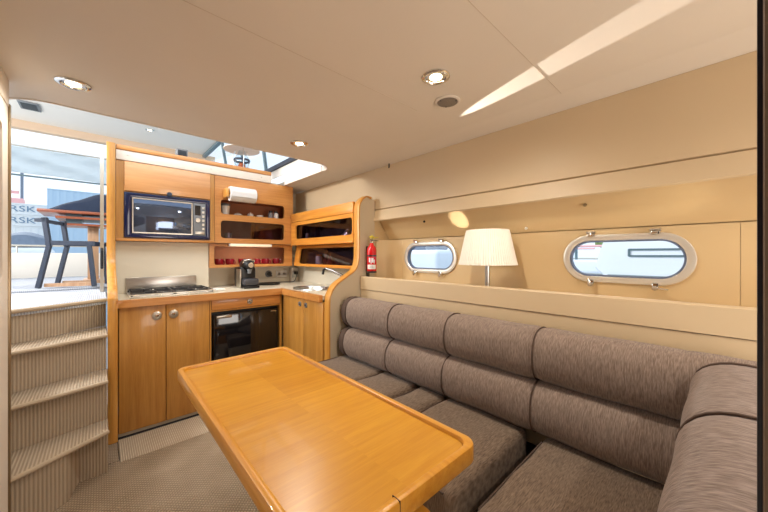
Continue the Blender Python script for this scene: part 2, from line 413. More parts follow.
# upstand of the deckhouse on the right of the opening
struct('wall_upstand', plate([(2.40, CZ - 0.003), (3.135, CZ - 0.003), (3.135, 2.065), (5.9, 2.065), (5.9, 2.15), (2.25, 2.15), (2.25, CZ + 0.045), (2.40, CZ + 0.045)], [], 1.440, 1.448, 'yz'), 'offwhite')
struct('wall_upstand_outer', box(1.449, 2.25, 2.10, 1.50, 5.9, 2.15), 'offwhite')

# right side: upper soffit panel, groove, lower strip, slanted panel, hull lining, shelf
struct('wall_right_upper', plate([(1.7125, 1.9315), (1.712, 1.592), (1.725, 1.586), (1.75, 1.586), (1.75, 1.9315)], [], -1.3, 3.42, 'xz'), 'soffit')
struct('trim_7', plate([(1.712, 1.583), (1.696, 1.497), (1.702, 1.490), (1.718, 1.494), (1.735, 1.583)], [], -1.3, 2.0, 'xz', bm=None), 'soffit', label='lower strip of the side soffit')
struct('wall_right_slant', plate([(1.726, 1.545), (1.872, 1.343), (1.885, 1.352), (1.74, 1.56)], [], -1.3, 1.975, 'xz'), 'hull')
struct('wall_right_galley', box(1.715, 2.03, 0.0, 1.74, 3.42, 1.584), 'galley_wall')
PY = (0.33, 1.53); PZ = 1.19
struct('wall_right', plate([(-0.0475, 0.9), (1.975, 0.9), (1.975, 1.339), (-0.0475, 1.339)],
       [rr(y - 0.238, PZ - 0.102, y + 0.238, PZ + 0.102, 0.1015, 8) for y in PY], 1.88, 1.90, 'yz'), 'hull')
struct('wall_right_forward', box(1.881, -1.3, 0.9, 1.90, -0.049, 1.339), 'hull')
struct('trim_8', plate([(1.55, 0.934), (1.55, 1.030), (1.556, 1.037), (1.572, 1.037), (1.578, 0.996), (1.578, 0.934)], [], -1.3, 1.975, 'xz'), 'soffit', label='raised lip along the front of the side shelf')
struct('trim_9', box(1.58, -1.3, 0.965, 1.878, 1.975, 0.992), 'hull', label='side shelf behind the sofa')
struct('wall_right_lower', box(1.556, -1.3, 0.0, 1.575, 1.975, 0.930), 'soffit')
# curved lining in the far corner of the shelf recess
struct('trim_10', plate([(1.72, 1.972), (1.885, 1.972), (1.885, 1.80), (1.87, 1.86), (1.83, 1.92), (1.77, 1.955)], [], 0.994, 1.336, 'xy'), 'hull', label='curved lining in the recess corner')

struct('wall_right_leak_cover', plate([(-1.34, -0.2), (3.46, -0.2), (3.46, 1.991), (-1.34, 1.991)],  # unseen backing plate added to stop light leaking through the gaps
       [rr(y - 0.25, PZ - 0.112, y + 0.25, PZ + 0.112, 0.111, 8) for y in PY], 1.912, 1.94, 'yz'), 'hull')
struct('ceiling_leak_cover', box(1.53, -1.34, CZ + 0.042, 1.95, 3.50, CZ + 0.07), 'offwhite')  # added cover against light leaks at the ceiling edge
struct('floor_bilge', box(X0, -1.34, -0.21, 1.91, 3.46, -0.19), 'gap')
struct('wall_right_gap_cover', box(1.725, -1.3, 1.56, 1.76, 2.0, 1.60), 'soffit')
# galley back wall, saloon deck, stair side
struct('wall_back', box(0.088, 3.42, 0.0, 1.74, 3.45, 2.02), 'galley_wall')
struct('wall_left', plate([(-1.3, FZ), (2.06, FZ), (2.06, 1.84), (-1.3, 1.84)], [rr(-0.9, 1.1, 1.96, 1.74, 0.03)], -0.325, -0.29, 'yz'), 'offwhite')
struct('trim_11', box(-0.335, 2.062, FZ, -0.283, 2.082, 1.855, 0.003), 'alu', label='metal edge at the end of the left wall')
struct('trim_12', box(-0.33, -1.3, 1.842, -0.287, 2.058, 1.949), 'ceil', label='infill above the left wall')
struct('wall_front', box(X0, -1.34, FZ, 1.74, -1.302, CZ), 'wood_v')
struct('wall_left_outer', box(X0 - 0.03, -1.3, FZ, X0 - 0.002, 2.45, CZ), 'wood_v')
struct('wall_stair_left', box(-0.53, 2.10, FZ, -0.485, 3.42, 0.85), 'offwhite')

# partitions with wooden edging
sp = [(1.245, -0.02), (1.245, 0.45), (1.245, 0.84), (1.262, 0.925), (1.311, 0.99), (1.403, 1.045), (1.485, 1.095), (1.518, 1.17), (1.522, 1.30), (1.522, 1.57), (1.548, 1.65), (1.60, 1.692), (1.655, 1.690), (1.70, 1.66)]
spc = curve_pts(sp, 5)
struct('wall_partition_right', plate([(p[0] + 0.004, p[1]) for p in spc] + [(1.708, 1.66), (1.708, -0.02)], [], 1.982, 2.018, 'xz'), 'part_beige')
struct('wall_recess_end', box(1.7085, 1.982, 0.0, 1.908, 2.018, 1.58), 'hull')
rp = bpy.data.objects['wall_partition_right']
obj('edging', band(spc[:-4], 0.014, 1.962, 2.030, 'xz', inward=-1), 'wood_edge', rp, label='curved wooden edging')
lp = [(2.70, FZ), (2.70, 0.5), (2.70, 0.86), (2.715, 0.94), (2.78, 1.00), (2.93, 1.06), (3.05, 1.12), (3.10, 1.20), (3.12, 1.35), (3.12, 1.70), (3.12, 2.062)]
lpc = curve_pts(lp, 5)
struct('wall_partition_left', plate([(p[0] + 0.005, p[1]) for p in lpc] + [(3.45, 2.062), (3.45, FZ)], [], 0.045, 0.080, 'yz'), 'part_beige')
obj('edging', band(lpc, 0.024, 0.036, 0.087, 'yz', inward=-1), 'wood_edge', bpy.data.objects['wall_partition_left'], label='curved wooden edging')

# ------------------------------------------------------------------ staircase
st = thing('staircase', 'carpeted companionway steps climbing to the open deck beside the left partition', 'stairs', (-0.2, 2.5, FZ))
steps = [(0.235, (0.035, 2.31), (-0.45, 2.00)), (0.47, (0.035, 2.45), (-0.45, 2.31)), (0.70, (0.035, 2.68), (-0.45, 2.50)), (0.90, (0.035, 2.97), (-0.45, 2.66))]
prevz = FZ
for k, (z, R_, L_) in enumerate(steps):
    nxt = steps[k + 1] if k < 3 else (None, (0.03, 3.30), (-0.45, 3.30))
    back = 0.06
    if k < 3:
        o = plate([(L_[0], L_[1]), (R_[0], R_[1]), (R_[0], nxt[1][1] + 0.03), (L_[0], nxt[2][1] + 0.03)], [], z - 0.022, z, 'xy', bev=0.006)
        obj('tread', o, 'stair', st)
    if k == 0:   # riser with a notch at its right end
        pts = [(0.034, 2.365), (-0.085, 2.362), (-0.12, 2.215), (-0.18, 2.175), (-0.44, 2.02)]
        bk = [(-0.44, 2.06), (-0.19, 2.20), (-0.13, 2.235), (-0.097, 2.38), (0.034, 2.382)]
        obj('riser', plate(pts + bk, [], prevz + 0.001, z - 0.023, 'xy'), 'stair', st)
    else:
        pts = [(R_[0] - 0.003, R_[1] + 0.020), (L_[0] + 0.01, L_[1] + 0.020), (L_[0] + 0.01, L_[1] + 0.036), (R_[0] - 0.003, R_[1] + 0.036)]
        obj('riser', plate(pts, [], prevz + 0.001, z - 0.023, 'xy'), 'stair', st)
    obj('nosing', tube([(L_[0], L_[1], z - 0.013), ((L_[0] + R_[0]) / 2, (L_[1] + R_[1]) / 2 - 0.004, z - 0.013), (R_[0] - 0.002, R_[1], z - 0.011)], 0.012, 8), 'nosing', st)
    prevz = z
# saloon / cockpit deck
struct('floor_deck', plate([(-3, 2.72), (-0.45, 2.66), (0.035, 2.97), (0.035, 3.46), (3, 3.46), (3, 6.0), (-3, 6.0)], [], DZ - 0.04, DZ, 'xy'), 'deckcarpet')
mt = obj('carpet_runner', box(-1.6, 3.85, DZ + 0.001, 1.2, 5.9, DZ + 0.018, 0.006), 'deckcarpet', loc=(0, 4, DZ))
tag(mt, 'pale ribbed carpet laid over the deck under the bar chair', 'carpet')

# saloon roof, header, side windows, bulwark, canopy
struct('ceiling_saloon', box(-2.2, 2.3, 2.88, 1.27, 5.9, 2.92), 'offwhite')
struct('trim_13', box(-2.2, 5.86, 2.78, 1.45, 5.96, 2.879), 'header', label='header beam at the after end of the saloon roof')
w3 = struct('window_3', bar((1.44, 2.80, 2.175), (1.44, 5.86, 2.175), 0.05, 0.04), 'navy_paint', label='saloon side window above the galley')
obj('frame', bar((1.285, 2.60, 2.855), (1.285, 5.86, 2.855), 0.05, 0.04), 'boat_dark', w3)
for y, t in ((2.80, 0.05), (3.62, 0.03), (4.3, 0.03), (5.0, 0.03)):
    obj('mullion', bar((1.44, y, 2.195), (1.29, y - 0.15, 2.84), t, 0.03), 'boat_dark', w3)
obj('pane', plate([(2.80, 0), (5.86, 0), (5.86, 1), (2.60, 1)], [], 0, 1, 'xy'), 'clear', w3)
pane = w3.children[-1]
for v in pane.data.vertices:
    y, t, c = v.co.x, v.co.y, v.co.z
    v.co = (1.445 - 0.155 * t + 0.004 * c, y, 2.19 + 0.65 * t)
struct('wall_bulwark', box(-3.5, 6.02, DZ, 3.0, 6.10, 1.235, 0.01), 'offwhite')
b = tube([(-3, 6.06, 1.50), (3, 6.06, 1.50)], 0.012)
rail = thing('stern_rail', 'thin grey guard rail above the white stern bulwark', 'rail', (-0.5, 6.06, 1.235))
obj('handrail', tube([(-3.2, 6.06, 1.33), (2.5, 6.06, 1.33)], 0.012), 'satin', rail)
for x in (-2.0, -0.78, 0.25, 1.5): obj('stanchion', tube([(x, 6.06, 1.236), (x, 6.06, 1.335)], 0.010), 'satin', rail)
# rolled canopy with wrinkles
b = bmesh.new(); nx, nz = 60, 10; grid = []
for i in range(nx + 1):
    col = []
    for j in range(nz + 1):
        x = -2.2 + 3.6 * i / nx; z = 2.285 + 0.36 * j / nz
        y = 6.30 + 0.03 * sin(x * 7 + j * 0.9) * sin(j / nz * pi) + 0.015 * sin(x * 17 - j)
        col.append(b.verts.new((x, y, z - 0.02 * sin(x * 2.5) * (1 - j / nz))))
    grid.append(col)
for i in range(nx):
    for j in range(nz): b.faces.new((grid[i][j], grid[i + 1][j], grid[i + 1][j + 1], grid[i][j + 1]))
ex = bmesh.ops.extrude_face_region(b, geom=list(b.faces)); bmesh.ops.translate(b, vec=(0, 0.015, 0), verts=[g for g in ex['geom'] if isinstance(g, bmesh.types.BMVert)])
cn = thing('canopy_curtain', 'wrinkled pale canopy cloth hanging above the open cockpit', 'canopy', (-0.4, 6.3, 2.285))
obj('cloth', b, 'canopy', cn)
obj('hem_rail', tube([(-2.2, 6.30, 2.27), (1.4, 6.30, 2.27)], 0.012), 'boat_dark', cn)
obj('top_rail', tube([(-2.2, 6.30, 2.66), (1.4, 6.30, 2.66)], 0.012), 'satin', cn)
for x in (-2.15, 1.35): obj('post', tube([(x, 6.30, DZ), (x, 6.30, 2.66)], 0.018), 'satin', cn)

# near post at the right edge of the picture
nd = struct('door_1', box(0.44, -0.30, FZ, 0.445, -0.0214, CZ - 0.002), 'dark_seal', label='dark door edge very near the camera')
obj('jamb', box(0.42, -0.30, FZ, 0.4395, -0.0246, CZ - 0.004), 'post', nd)

# ================================================================== PORTHOLES
def stadium(yc, zc, hw, hh, n=10):
    return rr(yc - hw, zc - hh, yc + hw, zc + hh, hh * 0.995, n)
def porthole(n, yc):
    w_ = struct('window_%d' % n, plate(stadium(yc, PZ, 0.258, 0.121), [stadium(yc, PZ, 0.226, 0.091)], 1.866, 1.879, 'yz', bev=0.004), 'port_frame',
                label='chrome-framed oval porthole ' + ('nearer the camera, right of the lamp' if n == 1 else 'at the far end, left of the lamp'))
    obj('gasket', plate(stadium(yc, PZ, 0.2255, 0.0905), [stadium(yc, PZ, 0.218, 0.083)], 1.870, 1.898, 'yz'), 'rubber', w_)
    obj('pane', plate(stadium(yc, PZ, 0.2185, 0.0835), [], 1.884, 1.889, 'yz'), 'clear', w_)
    for s in (-1, 1):
        y = yc + s * 0.125
        hb = box(1.850, y - 0.017, PZ + 0.112, 1.866, y + 0.017, PZ + 0.128, 0.004)
        hb = lathe([(0.007, -0.02), (0.007, 0.02)], (1.856, y, PZ + 0.133), 10, 'y', bm=hb)
        obj('hinge', hb, 'chrome', w_)
        lb = box(1.846, y - 0.012, PZ - 0.142, 1.866, y + 0.012, PZ - 0.108, 0.004)
        lb = lathe([(0.011, -0.010), (0.011, 0.006), (0.006, 0.010)], (1.846, y, PZ - 0.132), 12, 'x', bm=lb)
        obj('latch', lb, 'chrome', w_)
        obj('latch_lever', tube([(1.843, y, PZ - 0.128), (1.838, y + 0.012, PZ - 0.098)] if n == 2 or s > 0 else [(1.843, y, PZ - 0.132), (1.836, y - 0.045, PZ - 0.136)], 0.004, 8), 'chrome', w_)
porthole(1, PY[0]); porthole(2, PY[1])

# ================================================================== GALLEY BASE
GY, GX = 2.73, 1.235      # cabinet fronts
YB = 3.415
def knob(p, axis, parent, m='satin', r=0.030):
    s = -1
    prof = [(r, 0.0), (r, 0.006 * s), (r * 0.85, 0.009 * s), (r * 0.62, 0.009 * s), (r * 0.55, 0.005 * s), (0, 0.005 * s)]
    k = obj('knob', lathe(prof, p, 20, axis), m, parent)
    prof2 = [(r * 0.42, 0.004 * s), (r * 0.40, 0.010 * s), (0, 0.011 * s)]
    obj('push_button', lathe(prof2, p, 14, axis), 'chrome', k)
def cab(label, loc): return thing('base_cabinet', label, 'cabinet', loc)
c1 = cab('cherry base cabinet with two doors below the hob', (0.36, 3.0, FZ))
obj('body', box(0.092, GY + 0.022, 0.0, 0.634, YB, 0.852), 'wood_v', c1)
obj('toe_kick', box(0.092, GY + 0.016, FZ + 0.008, 0.634, GY + 0.05, -0.001), 'kick', c1)
for x0, x1, kx in ((0.093, 0.352, 0.300), (0.356, 0.634, 0.400)):
    d = obj('door', box(x0, GY, 0.004, x1, GY + 0.02, 0.850, 0.0025), 'wood_v', c1)
    knob((kx, GY, 0.775), 'y', d)
c2 = cab('cherry surround with a top drawer around the small black fridge', (0.93, 3.0, FZ))
fb = box(0.638, GY + 0.006, 0.0, 0.650, YB, 0.852); fb = box(1.212, GY + 0.006, 0.0, 1.232, YB, 0.852, bm=fb); fb = box(0.650, GY + 0.35, 0.748, 1.212, YB, 0.852, bm=fb)
fb = box(0.650, GY + 0.01, 0.752, 1.212, GY + 0.35, 0.765, bm=fb)
obj('body', fb, 'wood_v', c2)
obj('toe_kick', box(0.638, GY + 0.016, FZ + 0.008, 1.232, GY + 0.05, -0.001), 'kick', c2)
d = obj('drawer', box(0.652, GY, 0.768, 1.210, GY + 0.02, 0.852, 0.0025), 'wood_x', c2)
knob((0.945, GY, 0.812), 'y', d, r=0.022)
fr = thing('fridge', 'small black glossy fridge built in under the galley drawer', 'fridge', (0.93, 2.95, 0.0))
obj('body', box(0.654, GY + 0.06, 0.02, 1.208, GY + 0.345, 0.744), 'black', fr)
dr = obj('door', box(0.668, GY + 0.008, 0.03, 1.198, GY + 0.055, 0.725, 0.006), 'black_gloss', fr)
obj('handle', box(0.685, GY - 0.006, 0.695, 0.80, GY + 0.007, 0.718, 0.003), 'satin', dr, label='chrome handle')
obj('badge', box(1.13, GY + 0.0055, 0.702, 1.18, GY + 0.0078, 0.708), 'satin', dr)
c3 = cab('cherry base cabinet with two ring-handled doors below the sink', (1.45, 2.35, FZ))
obj('body', box(GX + 0.022, 2.034, 0.0, 1.70, GY - 0.004, 0.74), 'wood_v', c3)
obj('top_rail', box(GX + 0.022, 2.034, 0.741, GX + 0.04, GY - 0.004, 0.85), 'wood_v', c3)
obj('toe_kick', box(GX + 0.012, 2.034, FZ + 0.008, GX + 0.05, GY - 0.004, -0.001), 'kick', c3)
for y0, y1, ky in ((2.036, 2.330, 2.285), (2.334, 2.716, 2.385)):
    d = obj('door', box(GX, y0, 0.004, GX + 0.02, y1, 0.850, 0.0025), 'wood_v', c3)
    knob((GX, ky, 0.800), 'x', d, 'grey', 0.021)
# worktop
wt = thing('worktop', 'cream L-shaped galley worktop with a cherry front edge', 'worktop', (0.9, 3.0, 0.87))
SX, SY = 1.455, 2.56
circ = [(SX + 0.165 * cos(t), SY + 0.215 * sin(t)) for t in [2 * pi * i / 32 for i in range(32)]]
obj('slab', plate([(0.092, GY + 0.004), (GX + 0.004, GY + 0.004), (GX + 0.004, 2.034), (1.712, 2.034), (1.712, 3.418), (0.092, 3.418)], [circ], 0.870, 0.900, 'xy'), 'counter', wt)
obj('front_edge', plate(curve_pts([(0.092, GY + 0.003), (0.092, GY - 0.024), (0.13, GY - 0.026), (0.7, GY - 0.026), (GX - 0.05, GY - 0.026), (GX - 0.028, GY - 0.045), (GX - 0.026, GY - 0.08), (GX - 0.026, 2.3), (GX - 0.026, 2.036)], 4) + [(GX + 0.003, 2.036), (GX + 0.003, GY + 0.003)], [], 0.853, 0.904, 'xy', bev=0.005), 'wood_x', wt)
sk = thing('sink', 'round stainless steel sink set into the worktop', 'sink', (SX, SY, 0.90))
b = bmesh.new(); rings = []
for sc_, z in ((1.10, 0.901), (1.09, 0.906), (1.0, 0.906), (0.95, 0.895), (0.90, 0.80), (0.80, 0.765), (0.15, 0.76)):
    rings.append([b.verts.new((SX + 0.155 * sc_ * cos(2 * pi * i / 40), SY + 0.205 * sc_ * sin(2 * pi * i / 40), z)) for i in range(40)])
for A, B in zip(rings[:-1], rings[1:]):
    for i in range(40): b.faces.new((A[i], A[(i + 1) % 40], B[(i + 1) % 40], B[i]))
b.faces.new(rings[-1])
obj('bowl', b, 'steel', sk)
obj('drain', lathe([(0.022, 0.0), (0.020, 0.004), (0, 0.003)], (SX, SY, 0.7605), 16), 'chrome', sk)
tp = thing('tap', 'chrome sink tap with a long angled spout and black tip', 'tap', (1.66, 2.25, 0.90))
obj('base', lathe([(0.024, 0), (0.024, 0.012), (0.016, 0.02), (0.015, 0.07), (0.0, 0.075)], (1.655, 2.22, 0.901), 18), 'chrome', tp)
obj('spout', tube([(1.655, 2.22, 0.965), (1.62, 2.29, 1.01), (1.56, 2.40, 1.065), (1.53, 2.455, 1.085)], [0.016, 0.015, 0.013, 0.011], 12), 'chrome', tp)
obj('nozzle', tube([(1.528, 2.458, 1.085), (1.516, 2.478, 1.07), (1.512, 2.484, 1.03)], 0.011, 12), 'black', tp)
obj('lever', tube([(1.655, 2.22, 0.978), (1.665, 2.20, 1.01), (1.67, 2.14, 1.03)], 0.006, 10), 'chrome', tp)

# hob
hb = thing('hob', 'stainless gas hob with four burners and black pan supports', 'hob', (0.40, 3.0, 0.90))
obj('tray', box(0.150, 2.79, 0.901, 0.690, 3.20, 0.912, 0.004), 'port_frame', hb)
bp_ = box(0.150, 3.202, 0.901, 0.640, 3.216, 1.026, 0.003)
obj('backplate', bp_, 'steel', hb, label='upright steel splash plate')
for bx, by, r in ((0.28, 2.90, 0.045), (0.28, 3.09, 0.035), (0.54, 2.90, 0.035), (0.54, 3.09, 0.045)):
    bu = obj('burner', lathe([(r * 1.5, 0), (r * 1.5, 0.004), (r, 0.006), (r, 0.016), (0, 0.016)], (bx, by, 0.912), 24), 'satin', hb)
    obj('burner_cap', lathe([(r * 0.85, 0.0165), (r * 0.85, 0.024), (r * 0.7, 0.027), (0, 0.027)], (bx, by, 0.912), 24), 'iron', bu)
for x0 in (0.165, 0.425):
    x1 = x0 + 0.250; zz = 0.932; g = None
    for y in (2.805, 3.185): g = bar((x0, y, zz), (x1, y, zz), 0.006, 0.006, bm=g)
    for x in (x0, x1): g = bar((x, 2.805, zz), (x, 3.185, zz), 0.006, 0.006, bm=g)
    g = bar((x0, 2.995, zz), (x1, 2.995, zz), 0.008, 0.009, bm=g)
    cx = (x0 + x1) / 2
    for cy in (2.90, 3.09):
        for dx, dy in ((1, 0), (-1, 0), (0, 1), (0, -1)):
            g = bar((cx + dx * 0.03, cy + dy * 0.03, zz), (cx + dx * 0.125, cy + dy * 0.093, zz), 0.006, 0.007, bm=g)
    for x in (x0, x1):
        for y in (2.805, 3.185): g = bar((x, y, 0.912), (x, y, zz), 0.008, 0.008, bm=g)
    obj('pan_support', g, 'iron', hb)
g = None
for x in (0.150, 0.33, 0.51, 0.690): g = tube([(x, 2.787, 0.905), (x, 2.775, 0.925)], 0.004, 8, bm=g)
g = tube([(0.15, 2.775, 0.928), (0.69, 2.775, 0.928)], 0.004, 8, bm=g)
obj('fiddle_rail', g, 'chrome', hb)
for i in range(4): obj('control_knob', lathe([(0.014, 0), (0.012, 0.018), (0, 0.019)], (0.655, 2.84 + i * 0.07, 0.913), 14), 'satin', hb)

# coffee machine
cm = thing('coffee_machine', 'compact black and grey capsule coffee machine on the worktop', 'coffee machine', (1.045, 3.03, 0.90))
mx, my = 1.030, 3.04
obj('body', box(mx - 0.072, my - 0.02, 0.902, mx + 0.072, my + 0.16, 1.095, 0.018, 3), 'black', cm)
obj('side_panel', box(mx - 0.082, my - 0.055, 0.902, mx - 0.0725, my + 0.06, 1.075, 0.003), 'satin', cm)
obj('base', box(mx - 0.070, my - 0.125, 0.902, mx + 0.070, my - 0.022, 0.925, 0.008), 'black', cm)
obj('drip_tray', box(mx - 0.066, my - 0.122, 0.926, mx + 0.066, my - 0.022, 0.990, 0.016, 3), 'black_satin', cm)
hd = obj('head', lathe([(0.0, -0.085), (0.030, -0.085), (0.040, -0.075), (0.054, -0.03), (0.054, 0.06), (0.042, 0.10), (0, 0.10)], (mx, my, 1.115), 24, 'y'), 'black', cm)
obj('capsule_lever', tube([(mx - 0.047, my - 0.01, 1.12), (mx - 0.045, my - 0.05, 1.158), (mx, my - 0.075, 1.165), (mx + 0.045, my - 0.05, 1.158), (mx + 0.047, my - 0.01, 1.12)], 0.007, 10), 'chrome', hd)
obj('nozzle', lathe([(0.014, -0.04), (0.022, 0.0), (0.022, 0.02), (0, 0.02)], (mx, my - 0.055, 1.075), 16), 'grey', hd)
obj('head_ring', lathe([(0.024, -0.092), (0.024, -0.084), (0.0, -0.083)], (mx, my, 1.115), 20, 'y'), 'chrome', hd)
# tray and lead on the worktop
tr = tag(obj('serving_tray', lathe([(0.0, 0.0), (0.105, 0.0), (0.118, 0.012), (0.112, 0.013), (0.10, 0.005), (0, 0.005)], (1.30, 3.20, 0.9015), 30), 'black', loc=(1.30, 3.20, 0.90)), 'flat black round tray beside the coffee machine', 'tray')
cable = curve_pts([(1.12, 3.21, 0.906), (1.16, 3.33, 0.906), (1.35, 3.37, 0.906), (1.52, 3.32, 0.906), (1.62, 3.29, 0.909), (1.650, 3.29, 0.95), (1.660, 3.29, 0.99)], 6)
cbl = tag(obj('power_lead', tube(cable, 0.004, 8), 'black', loc=(1.4, 3.3, 0.90)), 'black power lead running from the coffee machine to the corner socket', 'cable')
cl = tag(obj('folded_cloth', box(0.715, 2.90, 0.902, 0.80, 3.02, 0.918, 0.006), 'white', loc=(0.75, 2.96, 0.90)), 'white folded cloth on the worktop right of the hob', 'cloth')

# sockets
def socket(name, x0, x1, z0, z1, label, dbl, loc_y=3.418):
    t = thing(name, label, 'socket', ((x0 + x1) / 2, loc_y, (z0 + z1) / 2))
    f = obj('face_plate', box(x0, loc_y - 0.012, z0, x1, loc_y - 0.001, z1, 0.003), 'white', t)
    cs = [(x0 * 0.75 + x1 * 0.25), (x0 * 0.25 + x1 * 0.75)] if dbl else [(x0 + x1) / 2]
    for c in cs:
        zc = (z0 + z1) / 2
        s = obj('outlet', lathe([(0.020, 0.0), (0.020, -0.001), (0.017, -0.0015), (0.015, 0.0), (0, 0.0)], (c, loc_y - 0.012, zc), 20, 'y'), 'rail_white', t)
        obj('pin_hole', lathe([(0.0035, 0), (0.0035, -0.001), (0, -0.001)], (c - 0.008, loc_y - 0.0125, zc), 8, 'y'), 'black', s)
        obj('pin_hole', lathe([(0.0035, 0), (0.0035, -0.001), (0, -0.001)], (c + 0.008, loc_y - 0.0125, zc), 8, 'y'), 'black', s)
socket('wall_socket', 1.47, 1.595, 0.955, 1.03, 'white double wall socket behind the worktop corner', True)
rs = thing('round_socket', 'round black power socket left of the white double socket', 'socket', (1.385, 3.418, 0.995))
obj('rim', lathe([(0.038, -0.001), (0.038, -0.008), (0.030, -0.012), (0.0, -0.012)], (1.385, 3.418, 0.998), 24, 'y'), 'grey', rs)
obj('cap', lathe([(0.026, -0.0125), (0.024, -0.026), (0.0, -0.028)], (1.385, 3.418, 0.998), 24, 'y'), 'black', rs)
obj('cap_tab', box(1.398, 3.392, 0.968, 1.418, 3.404, 0.982, 0.003), 'black', rs)
cs = thing('corner_socket', 'pale socket box in the galley corner with a black plug in it', 'socket', (1.665, 3.36, 0.901))
obj('box', box(1.622, 3.345, 0.902, 1.711, 3.415, 1.062, 0.004), 'rail_white', cs)
obj('face_plate', box(1.632, 3.336, 0.95, 1.701, 3.3445, 1.03, 0.003), 'steel', cs)
obj('plug', box(1.648, 3.300, 0.985, 1.682, 3.335, 1.02, 0.006), 'black', cs)

# ================================================================== GALLEY UPPER (left run)
UY = 3.15
uc = thing('microwave_cabinet', 'cherry upper cabinet with a pale lift-up flap above the microwave', 'cabinet', (0.43, 3.3, 1.32))
face = plate([(0.090, 1.320), (0.775, 1.320), (0.775, 1.944), (0.090, 1.944)], [[(0.136, 1.345), (0.737, 1.345), (0.737, 1.703), (0.136, 1.703)]], UY, UY + 0.02, 'xz')
obj('face_frame', face, 'wood_v', uc)
sb = box(0.092, UY + 0.021, 1.322, 0.104, 3.414, 1.944); sb = box(0.757, UY + 0.021, 1.322, 0.768, 3.414, 1.944, bm=sb); sb = box(0.104, UY + 0.021, 1.322, 0.757, 3.414, 1.335, bm=sb); sb = box(0.104, UY + 0.021, 1.72, 0.757, 3.414, 1.732, bm=sb); sb = box(0.104, 3.40, 1.335, 0.757, 3.414, 1.72, bm=sb)
obj('carcass', sb, 'inside', uc)
fl = obj('flap_door', box(0.140, UY - 0.018, 1.712, 0.735, UY - 0.001, 1.940, 0.0025), 'wood_flap', uc, label='paler wooden lift-up flap')
obj('pull', lathe([(0.0, -0.012), (0.016, -0.012), (0.020, 0.0), (0, 0.0)], (0.43, UY - 0.018, 1.716), 16, 'y'), 'navy_paint', fl)
obj('light_rail', box(0.090, UY - 0.010, 1.318, 0.775, UY - 0.0005, 1.338, 0.003), 'wood_x', uc)
mw = thing('microwave', 'built-in microwave with a dark mirrored door and grey control panel', 'microwave', (0.43, 3.25, 1.35))
obj('body', box(0.145, UY + 0.004, 1.352, 0.730, 3.39, 1.695), 'black', mw)
obj('surround', plate([(0.138, 1.347), (0.735, 1.347), (0.735, 1.701), (0.138, 1.701)], [rr(0.182, 1.378, 0.703, 1.668, 0.004, 2)], UY - 0.016, UY + 0.003, 'xz', bev=0.003), 'navy_gloss', mw)
md = obj('door', box(0.184, UY - 0.012, 1.380, 0.600, UY + 0.002, 1.666, 0.003), 'mirror_door', mw)
g = plate(rr(0.186, 1.382, 0.598, 1.664, 0.004, 2), [rr(0.194, 1.392, 0.590, 1.654, 0.004, 2)], UY - 0.0145, UY - 0.0122, 'xz')
obj('door_trim', g, 'satin', md)
cp = obj('control_panel', box(0.604, UY - 0.012, 1.380, 0.701, UY + 0.002, 1.666, 0.003), 'grey', mw, label='grey control panel with display and dials')
obj('display', box(0.616, UY - 0.0145, 1.56, 0.660, UY - 0.0125, 1.645), 'black_gloss', cp)
obj('dial', lathe([(0.020, 0), (0.018, -0.014), (0, -0.015)], (0.638, UY - 0.0125, 1.515), 18, 'y'), 'satin', cp)
for i in range(6): obj('button', box(0.672, UY - 0.0150, 1.43 + i * 0.037, 0.692, UY - 0.0125, 1.45 + i * 0.037, 0.001), 'satin', cp)
obj('open_button', box(0.618, UY - 0.0150, 1.392, 0.690, UY - 0.0125, 1.415, 0.001), 'satin', cp)

sh = thing('shelf_cabinet', 'cherry shelf cabinet with one open slot above one smoked glass slot', 'cabinet', (1.14, 3.3, 1.325))
oA = rr(0.828, 1.592, 1.447, 1.728, 0.03); oB = rr(0.828, 1.366, 1.447, 1.532, 0.03)
obj('face_frame', plate([(0.778, 1.320), (1.545, 1.320), (1.545, 1.944), (0.778, 1.944)], [oA, oB], UY, UY + 0.018, 'xz'), 'wood_x', sh)
b = box(0.790, UY + 0.02, 1.572, 1.54, 3.41, 1.586)
for z in (1.322, 1.552, 1.742): b = box(0.790, UY + 0.02, z, 1.54, 3.41, z + 0.012, bm=b)
b = box(0.779, UY + 0.02, 1.322, 0.7895, 3.41, 1.76, bm=b); b = box(1.528, UY + 0.02, 1.322, 1.54, 3.41, 1.76, bm=b); b = box(0.79, 3.395, 1.322, 1.54, 3.412, 1.76, bm=b)
obj('carcass', b, 'inside', sh)
obj('sliding_glass', box(0.80, UY + 0.022, 1.352, 1.15, UY + 0.026, 1.548), 'smoke', sh)
obj('sliding_glass', box(1.12, UY + 0.029, 1.352, 1.48, UY + 0.033, 1.548), 'smoke', sh)
struct('trim_14', box(0.090, 3.222, 0.902, 0.743, 3.415, 1.317), 'galley_wall', label='splash panel behind the hob')
# lower recessed shelf box with the cups
cb = thing('cup_shelf', 'low cherry open shelf holding the red cups below the wall cabinet', 'shelf', (1.13, 3.3, 1.09))
CY = 3.20
obj('face_frame', plate([(0.745, 1.088), (1.56, 1.088), (1.56, 1.316), (0.745, 1.316)], [rr(0.785, 1.115, 1.472, 1.290, 0.022)], CY, CY + 0.016, 'xz'), 'wood_x', cb)
b = None
for z in (1.100, 1.300): b = box(0.757, CY + 0.017, z - 0.010, 1.55, 3.41, z + 0.002, bm=b)
b = box(0.746, CY + 0.017, 1.09, 0.7565, 3.41, 1.302, bm=b); b = box(1.55, CY + 0.017, 1.09, 1.56, 3.41, 1.302, bm=b); b = box(0.757, 3.40, 1.09, 1.55, 3.412, 1.302, bm=b)
obj('carcass', b, 'inside', cb)
sl = thing('strip_light', 'slim cream strip light under the shelf cabinet', 'lamp', (1.1, 3.18, 1.30))
